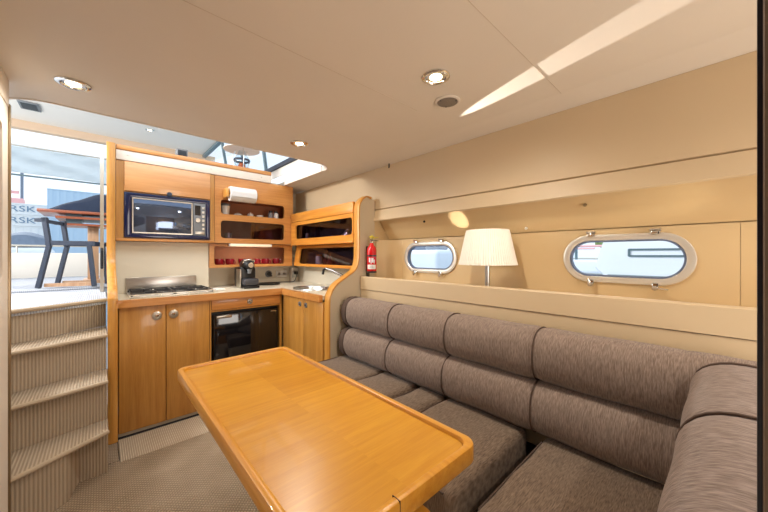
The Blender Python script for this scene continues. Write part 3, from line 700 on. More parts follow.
obj('cover', box(0.915, 3.152, 1.290, 1.305, 3.192, 1.318, 0.007), 'tube', sl)
lamp('strip_light_glow', 'AREA', (1.11, 3.175, 1.286), 0.7, WARM, (1.11, 3.30, 0.9), shape='RECTANGLE', size=0.38, size_y=0.03)
for x in (0.905, 1.305): obj('end_cap', box(x, 3.153, 1.291, x + 0.0095, 3.191, 1.317, 0.003), 'white', sl)
# pale rail and wooden capping over both cabinets
rl = thing('capping_rail', 'cream rail topped by a cherry ledge above the galley cabinets', 'rail', (0.7, 3.3, 1.946))
obj('rail_board', box(0.090, UY - 0.012, 1.946, 1.300, UY + 0.012, 2.022, 0.003), 'rail_white', rl)
obj('ledge', box(0.090, UY - 0.022, 2.023, 1.300, 3.60, 2.060, 0.006), 'wood_x', rl)
for x in (0.16, 0.745, 1.2): obj('screw_cap', lathe([(0.007, 0), (0.006, -0.004), (0, -0.004)], (x, UY - 0.012, 1.992), 10, 'y'), 'satin', rl)

# things in the slots
def cup(x, y, z, label, m='red', h=0.068, r=0.040, group='red cups on the low galley shelf', handle=True, cat='cup', name='cup'):
    t = thing(name, label, cat, (x, y, z), group)
    obj('bowl', lathe([(r * 0.65, 0.0), (r * 0.85, 0.010), (r, h * 0.5), (r, h), (r * 0.93, h), (r * 0.9, h * 0.5), (0, 0.010)], (x, y, z), 20), m, t)
    if handle:
        hp = [(x + (r + 0.018 * sin(a)) * cos(-0.9) , y + (r + 0.018 * sin(a)) * sin(-0.9), z + h * 0.5 + h * 0.32 * cos(a)) for a in [pi * i / 8 for i in range(9)]]
        obj('handle', tube(hp, 0.005, 8), m, t)
    return t
cup0 = cup(0.850, 3.29, 1.1025, 'leftmost red cup on the low galley shelf')
for x, lab in ((0.945, 'second red cup from the left on the low galley shelf'), (1.065, 'third red cup from the left, just left of the coffee machine top'), (1.205, 'fourth red cup from the left, just right of the coffee machine top'),
               (1.300, 'second red cup from the right on the low galley shelf'), (1.415, 'rightmost red cup on the low galley shelf')):
    dup(cup0, (x, 3.285, 1.1025), lab)
SZ = 1.5865
cp_ = thing('lidded_beaker', 'pale beaker with a dark lid at the left end of the open shelf', 'beaker', (0.905, 3.25, SZ))
obj('beaker', lathe([(0.030, 0), (0.040, 0.080), (0.042, 0.095), (0, 0.095)], (0.895, 3.25, SZ), 20), 'china', cp_)
obj('lid', lathe([(0.043, 0.0955), (0.043, 0.112), (0.035, 0.118), (0, 0.118)], (0.895, 3.25, SZ), 20), 'grey', cp_)
b = lathe([(0, 0), (0.045, 0.0), (0.050, 0.012), (0.030, 0.030), (0.0, 0.042)], (1.01, 3.25, SZ), 20)
tag(obj('seashell', b, 'china', loc=(1.01, 3.25, SZ)), 'white spiral seashell next to the lidded beaker', 'seashell')
pt = thing('small_pot', 'small white rounded pot in the middle of the open shelf', 'pot', (1.13, 3.25, SZ))
obj('pot', lathe([(0.018, 0), (0.028, 0.014), (0.030, 0.03), (0.022, 0.042), (0, 0.044)], (1.13, 3.25, SZ), 18), 'china', pt)
obj('knob', lathe([(0.006, 0.0445), (0.009, 0.052), (0, 0.056)], (1.13, 3.25, SZ), 12), 'china', pt)
tag(obj('bowl', lathe([(0.022, 0), (0.036, 0.028), (0.034, 0.03), (0.0, 0.008)], (1.225, 3.25, SZ), 20), 'china', loc=(1.225, 3.25, SZ)), 'small shallow white bowl on the open shelf', 'bowl')
for x, lab in ((1.335, 'left glass spice jar with a dark lid on the open shelf'), (1.395, 'right glass spice jar with a dark lid on the open shelf')):
    j = thing('spice_jar', lab, 'jar', (x, 3.24, SZ), 'spice jars on the open shelf')
    obj('jar', lathe([(0.022, 0), (0.024, 0.01), (0.024, 0.060), (0.016, 0.070), (0, 0.070)], (x, 3.24, SZ), 16), 'china' if x > 1.37 else 'grey', j)
    obj('lid', lathe([(0.018, 0.0705), (0.018, 0.090), (0, 0.091)], (x, 3.24, SZ), 16), 'black', j)
# dishes behind the smoked glass of the shelf cabinet
GZ = 1.3345
pl = thing('plate_stack', 'round plate standing on edge behind the smoked glass', 'plate', (1.32, 3.33, GZ))
obj('dish', lathe([(0, 0), (0.055, 0.0), (0.082, -0.014), (0.080, -0.018), (0.055, -0.005), (0, -0.005)], (1.32, 3.35, GZ + 0.083), 28, 'y'), 'amber', pl)
obj('stand', box(1.28, 3.345, GZ + 0.0005, 1.36, 3.372, GZ + 0.012, 0.003), 'inside_dark', pl)
tag(obj('glass_tumbler', lathe([(0.028, 0), (0.032, 0.09), (0.030, 0.09), (0.026, 0.006), (0, 0.006)], (0.93, 3.28, GZ), 20), 'steel', loc=(0.93, 3.28, GZ)), 'pale tumbler at the left behind the smoked glass', 'tumbler')

# paper towel roll
pr_ = thing('paper_towel_holder', 'cherry paper towel holder fixed across the shelf cabinet', 'holder', (1.0, 3.15, 1.77))
RZ, RY = 1.775, 3.070
obj('bracket', box(0.845, RY - 0.03, RZ - 0.035, 0.872, UY - 0.001, RZ + 0.045, 0.006), 'wood_edge', pr_)
obj('bracket', box(1.128, RY - 0.02, RZ - 0.025, 1.142, UY - 0.001, RZ + 0.035, 0.006), 'wood_edge', pr_)
obj('spindle', lathe([(0.009, 0.8725), (0.009, 1.1275)], (0, RY, RZ), 12, 'x'), 'wood_edge', pr_)
rt = thing('paper_towel_roll', 'white paper towel roll hanging over the open shelf', 'paper towel', (1.0, RY, RZ))
n = 32; R1 = 0.066
b = lathe([(0.022, 0.880), (R1, 0.880), (R1 + 0.001, 0.884), (R1 + 0.001, 1.106), (R1, 1.110), (0.022, 1.110), (0.022, 0.880)], (0, RY, RZ), n, 'x', cap=False)
obj('roll', b, 'paper', rt)
obj('sheet_edge', box(0.882, RY - R1 - 0.0025, RZ - 0.03, 1.108, RY - R1 - 0.0012, RZ + 0.012), 'paper', rt)

# on the ledge
dbx = thing('depth_gauge', 'small dark grey instrument box standing on the cherry ledge', 'instrument', (0.535, 3.25, 2.061))
obj('housing', box(0.49, 3.20, 2.061, 0.575, 3.27, 2.140, 0.008), 'grey', dbx)
obj('screen', box(0.500, 3.197, 2.075, 0.565, 3.1995, 2.128), 'black_gloss', dbx)
cl_ = thing('cabin_lantern', 'chrome lantern with a wide white shade standing on the ledge under the saloon window', 'lantern', (1.07, 3.32, 2.061))
lx, ly = 1.07, 3.32
obj('base', lathe([(0.075, 0.0), (0.078, 0.02), (0.06, 0.035), (0, 0.035)], (lx, ly, 2.061), 28), 'chrome', cl_)
obj('chimney', lathe([(0.048, 0.036), (0.072, 0.085), (0.074, 0.12), (0.045, 0.17), (0.030, 0.21), (0.028, 0.21), (0.043, 0.17), (0.071, 0.12), (0.069, 0.085), (0.046, 0.038)], (lx, ly, 2.061), 28, cap=False), 'clear', cl_)
obj('burner', lathe([(0.030, 0.036), (0.036, 0.06), (0.022, 0.085), (0, 0.09)], (lx, ly, 2.061), 20), 'amber', cl_)
obj('collar', lathe([(0.076, 0.10), (0.080, 0.112), (0.076, 0.124)], (lx, ly, 2.061), 28, cap=False), 'navy_paint', cl_)
for a in (0.4, 2.5, 4.6): obj('strut', tube([(lx + 0.074 * cos(a), ly + 0.074 * sin(a), 2.08), (lx + 0.09 * cos(a), ly + 0.09 * sin(a), 2.20), (lx + 0.06 * cos(a), ly + 0.06 * sin(a), 2.283)], 0.004, 8), 'chrome', cl_)
obj('shade', lathe([(0.035, 0.245), (0.17, 0.215), (0.172, 0.220), (0.035, 0.262), (0, 0.268)], (lx, ly, 2.061), 36), 'white', cl_)

# ================================================================== RIGHT WALL CABINET (above the sink)
rc = thing('glazed_wall_cabinet', 'cherry wall cabinet with two smoked glass slots above the sink', 'cabinet', (1.62, 2.6, 1.09))
YA, YZ_ = 2.034, 3.140
obj('face_frame', plate([(YA, 1.325), (YZ_, 1.325), (YZ_, 1.552), (YA, 1.552)], [rr(2.045, 1.375, 3.045, 1.518, 0.03)], 1.520, 1.536, 'yz'), 'wood_y', rc)
obj('top_rail', box(1.517, YA, 1.5555, 1.545, YZ_, 1.645, 0.003), 'wood_y', rc)
b = box(1.537, YA, 1.325, 1.712, 3.145, 1.337); b = box(1.537, YA, 1.545, 1.712, 3.145, 1.554, bm=b); b = box(1.70, YA, 1.337, 1.712, 3.145, 1.545, bm=b)
b = box(1.537, 3.125, 1.337, 1.70, 3.140, 1.545, bm=b)
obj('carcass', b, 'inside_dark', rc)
obj('ledge', box(1.512, YA, 1.308, 1.712, 3.14, 1.324, 0.004), 'wood_y', rc)
obj('sliding_glass', box(1.540, 2.04, 1.34, 1.544, 2.66, 1.544), 'smoke', rc)
obj('sliding_glass', box(1.547, 2.60, 1.34, 1.551, 3.12, 1.544), 'smoke', rc)
fb = plate([(YA, 0.0), (3.19, 0.0), (3.19, 1.0), (YA, 1.0)], [[(p, q / 0.215) for p, q in rr(2.055, 0.026, 3.09, 0.188, 0.028, 6)]], 0, 0.016, 'yz')
for v in fb.verts:
    t = v.co.z; v.co = Vector((1.572 + 0.035 * t + v.co.x, v.co.y, 1.090 + 0.215 * t))
obj('lower_frame', fb, 'wood_y', rc)
b = box(1.60, YA, 1.090, 1.712, 3.185, 1.100); b = box(1.70, YA, 1.10, 1.712, 3.185, 1.306, bm=b); b = box(1.63, 3.172, 1.10, 1.70, 3.185, 1.306, bm=b)
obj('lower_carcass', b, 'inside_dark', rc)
def slide(y0, y1, dx):
    q = box(0, y0, 0, 0.003, y1, 1)
    for v in q.verts: v.co = Vector((1.592 + dx + 0.030 * v.co.z + v.co.x, v.co.y, 1.103 + 0.197 * v.co.z))
    return q
obj('sliding_glass', slide(2.05, 2.62, 0.0), 'smoke', rc); obj('sliding_glass', slide(2.56, 3.16, 0.006), 'smoke', rc)
# contents
tz = 1.338
tt = thing('teapot', 'silver teapot behind the smoked glass at the right end', 'teapot', (1.63, 2.20, tz))
obj('body', lathe([(0.030, 0), (0.045, 0.02), (0.048, 0.045), (0.034, 0.072), (0.0, 0.076)], (1.60, 2.22, tz), 22), 'steel', tt)
obj('lid', lathe([(0.030, 0.0765), (0.012, 0.086), (0.010, 0.096), (0, 0.098)], (1.60, 2.22, tz), 16), 'steel', tt)
obj('spout', tube([(1.60, 2.175, tz + 0.03), (1.60, 2.14, tz + 0.05), (1.60, 2.12, tz + 0.075)], [0.012, 0.009, 0.007], 10), 'steel', tt)
obj('handle', tube(curve_pts([(1.60, 2.266, tz + 0.06), (1.60, 2.30, tz + 0.055), (1.60, 2.305, tz + 0.03), (1.60, 2.268, tz + 0.02)], 4), 0.006, 8), 'steel', tt)
def tumbler(name, label, cat, x, y, z, r, h, m, group=None):
    return tag(obj(name, lathe([(r * 0.8, 0), (r, h), (r * 0.93, h), (r * 0.72, 0.006), (0, 0.006)], (x, y, z), 18), m, loc=(x, y, z)), label, cat, group)
tumbler('tumbler', 'short grey tumbler left of the teapot behind the glass', 'tumbler', 1.63, 2.50, tz, 0.028, 0.055, 'grey')
tumbler('tumbler', 'pale tumbler at the far left end of the upper glass slot', 'tumbler', 1.63, 2.98, tz, 0.030, 0.10, 'steel')
lz = 1.101
pb = thing('storage_jar', 'fat pale storage jar in the lower glass slot', 'jar', (1.655, 2.84, lz))
obj('jar', lathe([(0.030, 0), (0.036, 0.01), (0.036, 0.085), (0.030, 0.095), (0, 0.095)], (1.660, 2.80, lz), 20), 'china', pb)
obj('lid', lathe([(0.034, 0.0955), (0.034, 0.11), (0, 0.112)], (1.660, 2.80, lz), 20), 'wood_x', pb)
for y, h, r, lab in ((2.66, 0.15, 0.020, 'taller terracotta bottle beside the pale storage jar'), (2.60, 0.12, 0.022, 'shorter terracotta bottle beside the pale storage jar')):
    q = thing('bottle', lab, 'bottle', (1.662, y, lz), 'terracotta bottles behind the lower glass')
    obj('body', lathe([(r, 0), (r * 1.1, 0.02), (r, h * 0.6), (r * 0.45, h * 0.75), (r * 0.45, h * 0.94), (0, h * 0.94)], (1.662, y, lz), 16), 'amber', q)
    obj('stopper', lathe([(r * 0.4, h * 0.9405), (r * 0.5, h), (0, h)], (1.662, y, lz), 12), 'wood_x', q)
q = thing('carafe', 'pear-shaped clear-grey carafe at the right of the lower glass slot', 'carafe', (1.66, 2.16, lz))
obj('body', lathe([(0.025, 0), (0.036, 0.02), (0.034, 0.05), (0.014, 0.09), (0.012, 0.14), (0.016, 0.15), (0, 0.15)], (1.66, 2.16, lz), 18), 'china', q)
obj('stopper', lathe([(0.010, 0.1505), (0.014, 0.165), (0, 0.172)], (1.66, 2.16, lz), 12), 'grey', q)

# ================================================================== CEILING FITTINGS
def downlight(x, y, label, lit=True, z=CZ, power=22, r=0.058):
    t = thing('ceiling_light', label, 'ceiling light', (x, y, z), 'recessed chrome ceiling lights')
    obj('bezel', lathe([(r, -0.0005), (r, -0.005), (r * 0.86, -0.009), (r * 0.72, -0.009), (r * 0.66, -0.002), (r * 0.66, -0.0005)], (x, y, z), 32, cap=False), 'chrome', t)
    obj('reflector', lathe([(r * 0.655, -0.003), (r * 0.50, -0.0015), (0, -0.0010)], (x, y, z), 28), 'chrome', t)
    obj('bulb', lathe([(r * 0.46, -0.0025), (r * 0.42, -0.006), (0, -0.0075)], (x, y, z), 24), 'bulb', t)
    l = lamp('downlight_beam', 'SPOT', (x, y, z - 0.02), power, WARM, (x, y, 0), spot_size=radians(165), spot_blend=0.8, shadow_soft_size=0.03)
    return t
downlight(-0.085, 1.895, 'round chrome downlight over the steps, at the left of the ceiling', power=10)
downlight(1.030, 0.805, 'round lit downlight beside the ceiling loudspeaker')
downlight(0.975, 1.895, 'small lit downlight near the rounded corner of the ceiling opening')
downlight(0.49, 5.17, 'faint downlight in the saloon roof beyond the ceiling opening', z=2.88, power=3, r=0.05)
for x, y in ((0.9, -0.7),):      # added unseen spot, fills the cabin from behind the camera
    lamp('downlight_beam', 'SPOT', (x, y, CZ - 0.02), 22, WARM, (x, y, 0), spot_size=radians(165), spot_blend=0.8, shadow_soft_size=0.03)
sp_ = thing('ceiling_speaker', 'round grey loudspeaker grille in the ceiling next to a downlight', 'loudspeaker', (1.235, 0.895, CZ))
obj('bezel', lathe([(0.060, -0.0005), (0.060, -0.005), (0.055, -0.008), (0.050, -0.008), (0.048, -0.001)], (1.235, 0.895, CZ), 36, cap=False), 'ceil', sp_)
gr = obj('grille', lathe([(0.0475, -0.0012), (0.0475, -0.0075), (0.030, -0.010), (0, -0.0108)], (1.235, 0.895, CZ), 36), 'speaker', sp_)
for a in (0.8, 2.9, 5.0): obj('screw', lathe([(0.004, -0.0085), (0.003, -0.0105), (0, -0.0105)], (1.235 + 0.042 * cos(a), 0.895 + 0.042 * sin(a), CZ), 8), 'black', sp_)
tag(obj('ceiling_hook', tube([(1.685, 1.78, 1.930), (1.685, 1.78, 1.905), (1.678, 1.775, 1.898)], 0.006, 8), 'black', loc=(1.685, 1.78, 1.93)), 'tiny black hook at the far right edge of the ceiling', 'hook')
vb = thing('roof_vent', 'small slanted grey vent on the saloon roof above the steps', 'vent', (-0.62, 5.2, 2.879))
obj('cover', box(-0.66, 5.10, 2.862, -0.50, 5.35, 2.879, 0.005), 'grey', vb)
obj('slot', box(-0.64, 5.13, 2.859, -0.52, 5.32, 2.8615), 'black', vb)
for (x, y, z), m_, lab in (((1.784, 1.50, 1.460), 'black', 'tiny dark stud on the slanted panel above the far porthole'), ((1.784, 0.462, 1.460), 'alu', 'small bronze stud on the slanted panel above the near porthole'),
                           ((1.852, 0.78, 1.368), 'white', 'small white knob on the slanted panel right of the lamp shade')):
    q = lathe([(0.008, 0), (0.008, -0.008), (0, -0.010)], (0, 0, 0), 12, 'x')
    R = Matrix.Rotation(radians(-36), 4, 'Y')
    for v in q.verts: v.co = R @ v.co + Vector((x - 0.001, y, z - 0.001))
    tag(obj('stud', q, m_, loc=(x, y, z)), lab, 'stud')

# ================================================================== FIRE EXTINGUISHER
EX, EY = 1.628, 1.925
fe = thing('fire_extinguisher', 'red fire extinguisher with a yellow pin clipped to the partition', 'fire extinguisher', (EX, EY, 1.06))
obj('cylinder', lathe([(0.036, 0.0), (0.040, 0.006), (0.040, 0.185), (0.034, 0.205), (0.018, 0.222), (0.014, 0.240), (0, 0.240)], (EX, EY, 1.066), 28), 'ext_red', fe)
obj('foot_ring', lathe([(0.0408, 0.0), (0.0408, 0.014), (0.038, 0.016)], (EX, EY, 1.064), 28, cap=True), 'black', fe)
def wrap(a0, a1, z0, z1, r):
    b = bmesh.new(); nn = 14; A = []
    for i in range(nn + 1):
        t = a0 + (a1 - a0) * i / nn
        A.append([b.verts.new((EX + q * cos(t), EY + q * sin(t), z)) for q, z in ((r, z0), (r, z1), (r + 0.0008, z1), (r + 0.0008, z0))])
    for P, Q in zip(A[:-1], A[1:]):
        for k in range(4): b.faces.new((P[k], P[(k + 1) % 4], Q[(k + 1) % 4], Q[k]))
    b.faces.new(A[0]); b.faces.new(A[-1][::-1])
    return b
ac = math.atan2(-EY, -EX)
lbw = obj('instruction_label', wrap(ac - 0.9, ac + 0.9, 1.095, 1.130, 0.0402), 'white', fe, label='white instruction label')
for i in range(3): obj('print_line', wrap(ac - 0.45, ac + 0.4 - 0.1 * i, 1.103 + i * 0.008, 1.106 + i * 0.008, 0.0411), 'grey', lbw)
obj('black_band', wrap(ac - 1.3, ac + 1.3, 1.196, 1.208, 0.0402), 'black', fe)
for a, z0, z1, wd in ((-0.45, 1.150, 1.185, 0.12), (-0.12, 1.140, 1.185, 0.08), (0.2, 1.148, 1.183, 0.13), (0.5, 1.140, 1.170, 0.10)):
    obj('pictogram', wrap(ac + a - wd, ac + a + wd, z0, z1, 0.0402), 'letter_white', fe)
obj('valve', lathe([(0.012, 0.0), (0.012, 0.028), (0.006, 0.034), (0, 0.034)], (EX, EY, 1.3065), 14), 'chrome', fe)
obj('lever', bar((EX - 0.02, EY - 0.005, 1.330), (EX + 0.040, EY - 0.035, 1.322), 0.014, 0.005), 'black', fe)
obj('lever', bar((EX - 0.012, EY, 1.345), (EX + 0.045, EY - 0.025, 1.352), 0.014, 0.005), 'yellow', fe, label='yellow tag and pin')
obj('safety_pin', tube([(EX - 0.035, EY - 0.02, 1.352), (EX - 0.01, EY - 0.02, 1.36), (EX + 0.012, EY - 0.018, 1.345)], 0.006, 8), 'yellow', fe)
obj('bracket', box(EX - 0.014, EY + 0.041, 1.03, EX + 0.014, 1.981, 1.28, 0.003), 'black', fe)

# ================================================================== TABLE LAMP on the shelf
LX, LY = 1.70, 0.945
tl = thing('table_lamp', 'steel table lamp with a white pleated shade standing on the side shelf', 'lamp', (LX, LY, 0.993))
obj('foot', lathe([(0.060, 0), (0.060, 0.008), (0.020, 0.016), (0, 0.016)], (LX, LY, 0.993), 28), 'steel', tl)
obj('pole', lathe([(0.014, 0.0165), (0.014, 0.20), (0.010, 0.205), (0.010, 0.22), (0, 0.22)], (LX, LY, 0.993), 18), 'steel', tl)
n = 144; b = bmesh.new(); rings = []
for (r, z) in ((0.166, 1.150), (0.166, 1.155), (0.160, 1.176), (0.125, 1.340), (0.120, 1.355), (0.117, 1.355), (0.122, 1.340), (0.157, 1.176), (0.163, 1.155), (0.163, 1.150)):
    rings.append([b.verts.new((LX + (r + (0.0018 if i % 2 else -0.0012)) * cos(2 * pi * i / n), LY + (r + (0.0018 if i % 2 else -0.0012)) * sin(2 * pi * i / n), z)) for i in range(n)])
rings.append(rings[0])
for A, B in zip(rings[:-1], rings[1:]):
    for i in range(n): b.faces.new((A[i], A[(i + 1) % n], B[(i + 1) % n], B[i]))
shd = obj('shade', b, 'lampshade', tl, smooth=False)
g = None
for a in (0, 2.09, 4.19): g = bar((LX, LY, 1.225), (LX + 0.139 * cos(a), LY + 0.139 * sin(a), 1.250), 0.003, 0.003, bm=g)
obj('shade_ring', g, 'chrome', shd)

# ================================================================== SOFA
so = thing('corner_sofa', 'grey-brown corner sofa with two rows of roll cushions along the hull', 'sofa', (1.15, 1.0, FZ))
obj('base', box(0.86, 0.02, FZ + 0.002, 1.552, 1.955, 0.285, 0.006), 'part_beige', so)
def roll(p0, p1, rx, rz, n=32, pinch=0.955, segs=14, flat=0.15):
    """fat bolster segment between p0 and p1 (axis horizontal), pinched at its ends"""
    p0, p1 = Vector(p0), Vector(p1); d = (p1 - p0); L = d.length; d.normalize(); a = Vector((0, 0, 1)).cross(d)
    b = bmesh.new(); rings = []
    for i in range(segs + 1):
        t = i / segs; e = min(t, 1 - t) * L; k = pinch + (1 - pinch) * min(1, math.sqrt(max(0, 1 - (1 - min(1, e / 0.028)) ** 2)))
        ring = []
        for j in range(n):
            th = 2 * pi * j / n; c, s = cos(th), sin(th)
            sg = lambda v: math.copysign(abs(v) ** (1 - flat), v)
            wob = 1 + 0.012 * sin(3 * th + 9 * t + p0.y * 7)
            ring.append(b.verts.new(p0 + d * (L * (0.5 - 0.5 * cos(pi * t) if False else t)) + a * sg(c) * rx * k * wob + Vector((0, 0, 1)) * sg(s) * rz * k * wob))
        rings.append(ring)
    for A, B in zip(rings[:-1], rings[1:]):
        for j in range(n): b.faces.new((A[j], A[(j + 1) % n], B[(j + 1) % n], B[j]))
    b.faces.new(rings[0][::-1]); b.faces.new(rings[-1])
    return b
def ringpipe(c, d, rx, rz, r=0.0045):
    c, d = Vector(c), Vector(d).normalized(); a = Vector((0, 0, 1)).cross(d); pts = []
    sg = lambda v: math.copysign(abs(v) ** 0.85, v)
    for j in range(32):
        th = 2 * pi * j / 32; pts.append(c + a * sg(cos(th)) * rx + Vector((0, 0, 1)) * sg(sin(th)) * rz)
    return tube(pts, r, 6, closed=True)
ys = [1.945, 1.885, 1.43, 0.995, 0.541, 0.06]
for (xc, zc, rx, rz) in ((1.418, 0.556, 0.104, 0.112), (1.442, 0.774, 0.106, 0.114)):
    for ya, yb in zip(ys[:-1], ys[1:]):
        obj('back_roll', roll((xc, ya, zc), (xc, yb, zc), rx, rz, segs=16 if ya - yb > 0.1 else 6), 'fab_z' if ya < 1.9 else 'piping', so)
    for y in ys[1:-1]:
        obj('piping', ringpipe((xc, y, zc), (0, 1, 0), rx * 0.985, rz * 0.985, 0.003), 'piping', so)
    # corner and arm
    b = bmesh.new()
    obj('corner_roll', roll((xc, 0.10, zc), (xc, -0.14, zc), rx, rz, segs=8), 'fab_z', so)
    xs = [1.36, 0.93, 0.50]
    for xa, xb in zip(xs[:-1], xs[1:]):
        obj('arm_roll', roll((xa, -0.047, zc + 0.008), (xb, -0.047, zc + 0.008), 0.116, rz, segs=16), M.setdefault('fab_arm_lit', fabric('sofa_weave_arm_lit', (160, 143, 134), (110, 94, 86), 'around_x')), so)  # arm weave paler and bluer, window light put into its colour
    obj('piping', ringpipe((0.93, -0.047, zc + 0.008), (1, 0, 0), 0.1145, rz * 0.985, 0.003), 'piping', so)
    obj('piping', ringpipe((1.356, -0.047, zc + 0.008), (1, 0, 0), 0.1145, rz * 0.985, 0.0035), 'piping', so)
# seat cushions
def cushion(x0, x1, y0, y1, z0, z1, r=0.035):
    b = box(x0, y0, z0, x1, y1, z1)
    bmesh.ops.bevel(b, geom=b.edges, offset=r, segments=4, affect='EDGES', profile=0.6)
    bmesh.ops.subdivide_edges(b, edges=[e for e in b.edges if e.calc_length() > 0.2], cuts=6, use_grid_fill=True)
    for v in b.verts:
        if v.co.z > (z0 + z1) / 2:
            u = (v.co.x - x0) / (x1 - x0); w_ = (v.co.y - y0) / (y1 - y0)
            v.co.z += 0.012 * max(0, sin(pi * min(1, max(0, u)))) * max(0, sin(pi * min(1, max(0, w_)))) + 0.003 * sin(v.co.x * 23 + v.co.y * 17)
    return b
for y0, y1 in ((1.512, 1.955), (1.215, 1.505), (1.008, 1.190), (0.580, 1.000), (0.045, 0.505)):
    cu = obj('seat_cushion', cushion(0.815, 1.40, y0, y1, 0.29, 0.446), 'fab_x', so)
    pts = [(0.819, y0 + 0.03, 0.435), (0.819, y1 - 0.03, 0.435), (0.845, y1 - 0.008, 0.440), (1.33, y1 - 0.006, 0.442)]
    obj('piping', tube(pts, 0.0035, 6), 'piping', cu)
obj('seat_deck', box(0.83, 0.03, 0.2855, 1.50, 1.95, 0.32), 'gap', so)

# ================================================================== TABLE
TX0, TX1, TY0, TY1, TZ = 0.250, 0.760, 0.445, 1.648, 0.700
ta = thing('dining_table', 'glossy orange-brown wooden table with a raised rounded rim in front of the sofa', 'table', (0.5, 1.0, FZ))
inner = rr(TX0 + 0.022, TY0 + 0.022, TX1 - 0.022, TY1 - 0.022, 0.035)
obj('rim', plate(rr(TX0, TY0, TX1, TY1, 0.042, 8), [inner], TZ - 0.045, TZ + 0.004, 'xy', bev=0.007), 'table_rim', ta)
xm, ym = (TX0 + TX1) / 2, (TY0 + TY1) / 2
tones = [M['table'], wood('table_veneer_b', (208, 147, 41), (190, 125, 28), 'x', rough=0.3, coat=0.25, scale=1.2), wood('table_veneer_c', (215, 155, 47), (198, 133, 32), 'x', rough=0.3, coat=0.25, scale=1.4)]
obj('under_panel', plate(rr(TX0 + 0.024, TY0 + 0.024, TX1 - 0.024, TY1 - 0.024, 0.034), [], TZ - 0.042, TZ - 0.0125, 'xy'), 'table_rim', ta)
e = 0.0235
quads = [(TX0 + e, TY0 + e, xm, ym), (xm, TY0 + e, TX1 - e, ym), (TX0 + e, ym, xm, TY1 - e), (xm, ym, TX1 - e, TY1 - e)]
for k, (a, c, d_, f) in enumerate(quads):
    cx = a if k in (0, 2) else d_; cy = c if k in (0, 1) else f
    sx = 1 if k in (0, 2) else -1; sy = 1 if k in (0, 1) else -1; r = 0.034
    arc = [(cx + sx * r - sx * r * cos(t), cy + sy * r - sy * r * sin(t)) for t in [radians(90 * i / 6) for i in range(7)]]
    poly = arc + [(xm, cy), (xm, ym), (cx, ym)]
    obj('veneer_panel', plate(poly, [], TZ - 0.012, TZ - 0.008, 'xy'), tones[(k * 2 + (k > 1)) % 3], ta)
obj('rim_joint', box(0.452, TY0 - 0.0006, TZ - 0.044, 0.4535, TY0 + 0.0225, TZ + 0.0046), 'inside_dark', ta)
obj('folded_leaf', plate(rr(0.30, 0.450, 0.582, 1.55, 0.03), [], 0.572, 0.600, 'xy', bev=0.005), 'table_rim', ta)
obj('leaf_runner', box(0.36, 0.60, 0.601, 0.40, 1.45, 0.654), 'table_rim', ta)
obj('leaf_runner', box(0.50, 0.60, 0.601, 0.54, 1.45, 0.654), 'table_rim', ta)
obj('pedestal', lathe([(0.045, 0.03), (0.045, 0.60), (0.10, 0.601), (0.10, 0.609), (0, 0.609)], (0.45, 1.02, FZ - 0.008), 24), 'satin', ta)
obj('floor_plate', lathe([(0.13, 0.0), (0.13, 0.012), (0.06, 0.022), (0, 0.022)], (0.45, 1.02, FZ), 32), 'satin', ta)

# ================================================================== COCKPIT
def at(px, Y, py):
    r = (px - 384) / F; dy = cos(YAW) - r * sin(YAW); dx = sin(YAW) + r * cos(YAW); d = Y / dy
    return Vector((dx * d, Y, CH + (255 - py) * d / F))
# sliding door leaf by the steps
sd = thing('door_leaf', 'narrow sliding glass door leaf folded open at the head of the steps', 'door', (0.0, 3.55, DZ))
g = box(0.0, 3.50, DZ + 0.002, 0.024, 3.53, 2.09); g = box(0.0, 3.80, DZ + 0.002, 0.024, 3.83, 2.09, bm=g)
g = box(0.0, 3.53, 2.06, 0.024, 3.80, 2.09, bm=g); g = box(0.0, 3.53, DZ + 0.002, 0.024, 3.80, DZ + 0.032, bm=g)
sd.location = (0, 3.5, DZ)
obj('frame', g, 'satin', sd)
obj('pane', box(0.009, 3.531, DZ + 0.033, 0.015, 3.799, 2.059), 'clear', sd)
obj('handle', tube([(0.012, 3.50, 1.10), (0.012, 3.47, 1.12), (0.012, 3.47, 1.24), (0.012, 3.50, 1.26)], 0.010, 10), 'black', sd)

# cockpit table with folded cover on it
tby = 4.75
dt = thing('cockpit_table', 'varnished teak cockpit table with a pale trestle leg', 'table', (0.2, tby, DZ))
zt = 1.665
obj('top', box(-0.455, 4.50, zt - 0.03, 0.75, 5.05, zt, 0.006), 'teak', dt)
obj('lower_board', box(-0.33, 4.50, zt - 0.085, 0.70, 5.00, zt - 0.062), 'teak', dt)
obj('lower_board', box(-0.27, 4.55, zt - 0.150, 0.70, 4.95, zt - 0.128), 'teak', dt)
obj('slide_block', box(-0.26, 4.56, zt - 0.127, -0.14, 4.94, zt - 0.031), 'boat_dark', dt)
obj('pedestal', box(-0.10, 4.66, DZ + 0.04, -0.01, 4.84, zt - 0.151, 0.004), 'pale_teak', dt)
obj('foot', box(-0.135, 4.55, DZ + 0.019, 0.025, 4.97, DZ + 0.045, 0.008), 'pale_teak', dt)
b = bmesh.new(); nx, ny = 26, 14; G = []
for i in range(nx + 1):
    row = []
    for j in range(ny + 1):
        u, v = i / nx, j / ny; x = -0.37 + 1.05 * u; y = 4.50 + 0.5 * v
        h = 0.21 * min(1, u * 3.0) ** 0.7 * (sin(pi * v) ** 0.35 if 0 < v < 1 else 0) * (1 if u < 1 else 0.6) + 0.010 * sin(14 * u + 6 * v) * min(1, u * 5) * sin(pi * v)
        row.append(b.verts.new((x, y, zt + 0.003 + max(0, h))))
    G.append(row)
for i in range(nx):
    for j in range(ny): b.faces.new((G[i][j], G[i + 1][j], G[i + 1][j + 1], G[i][j + 1]))
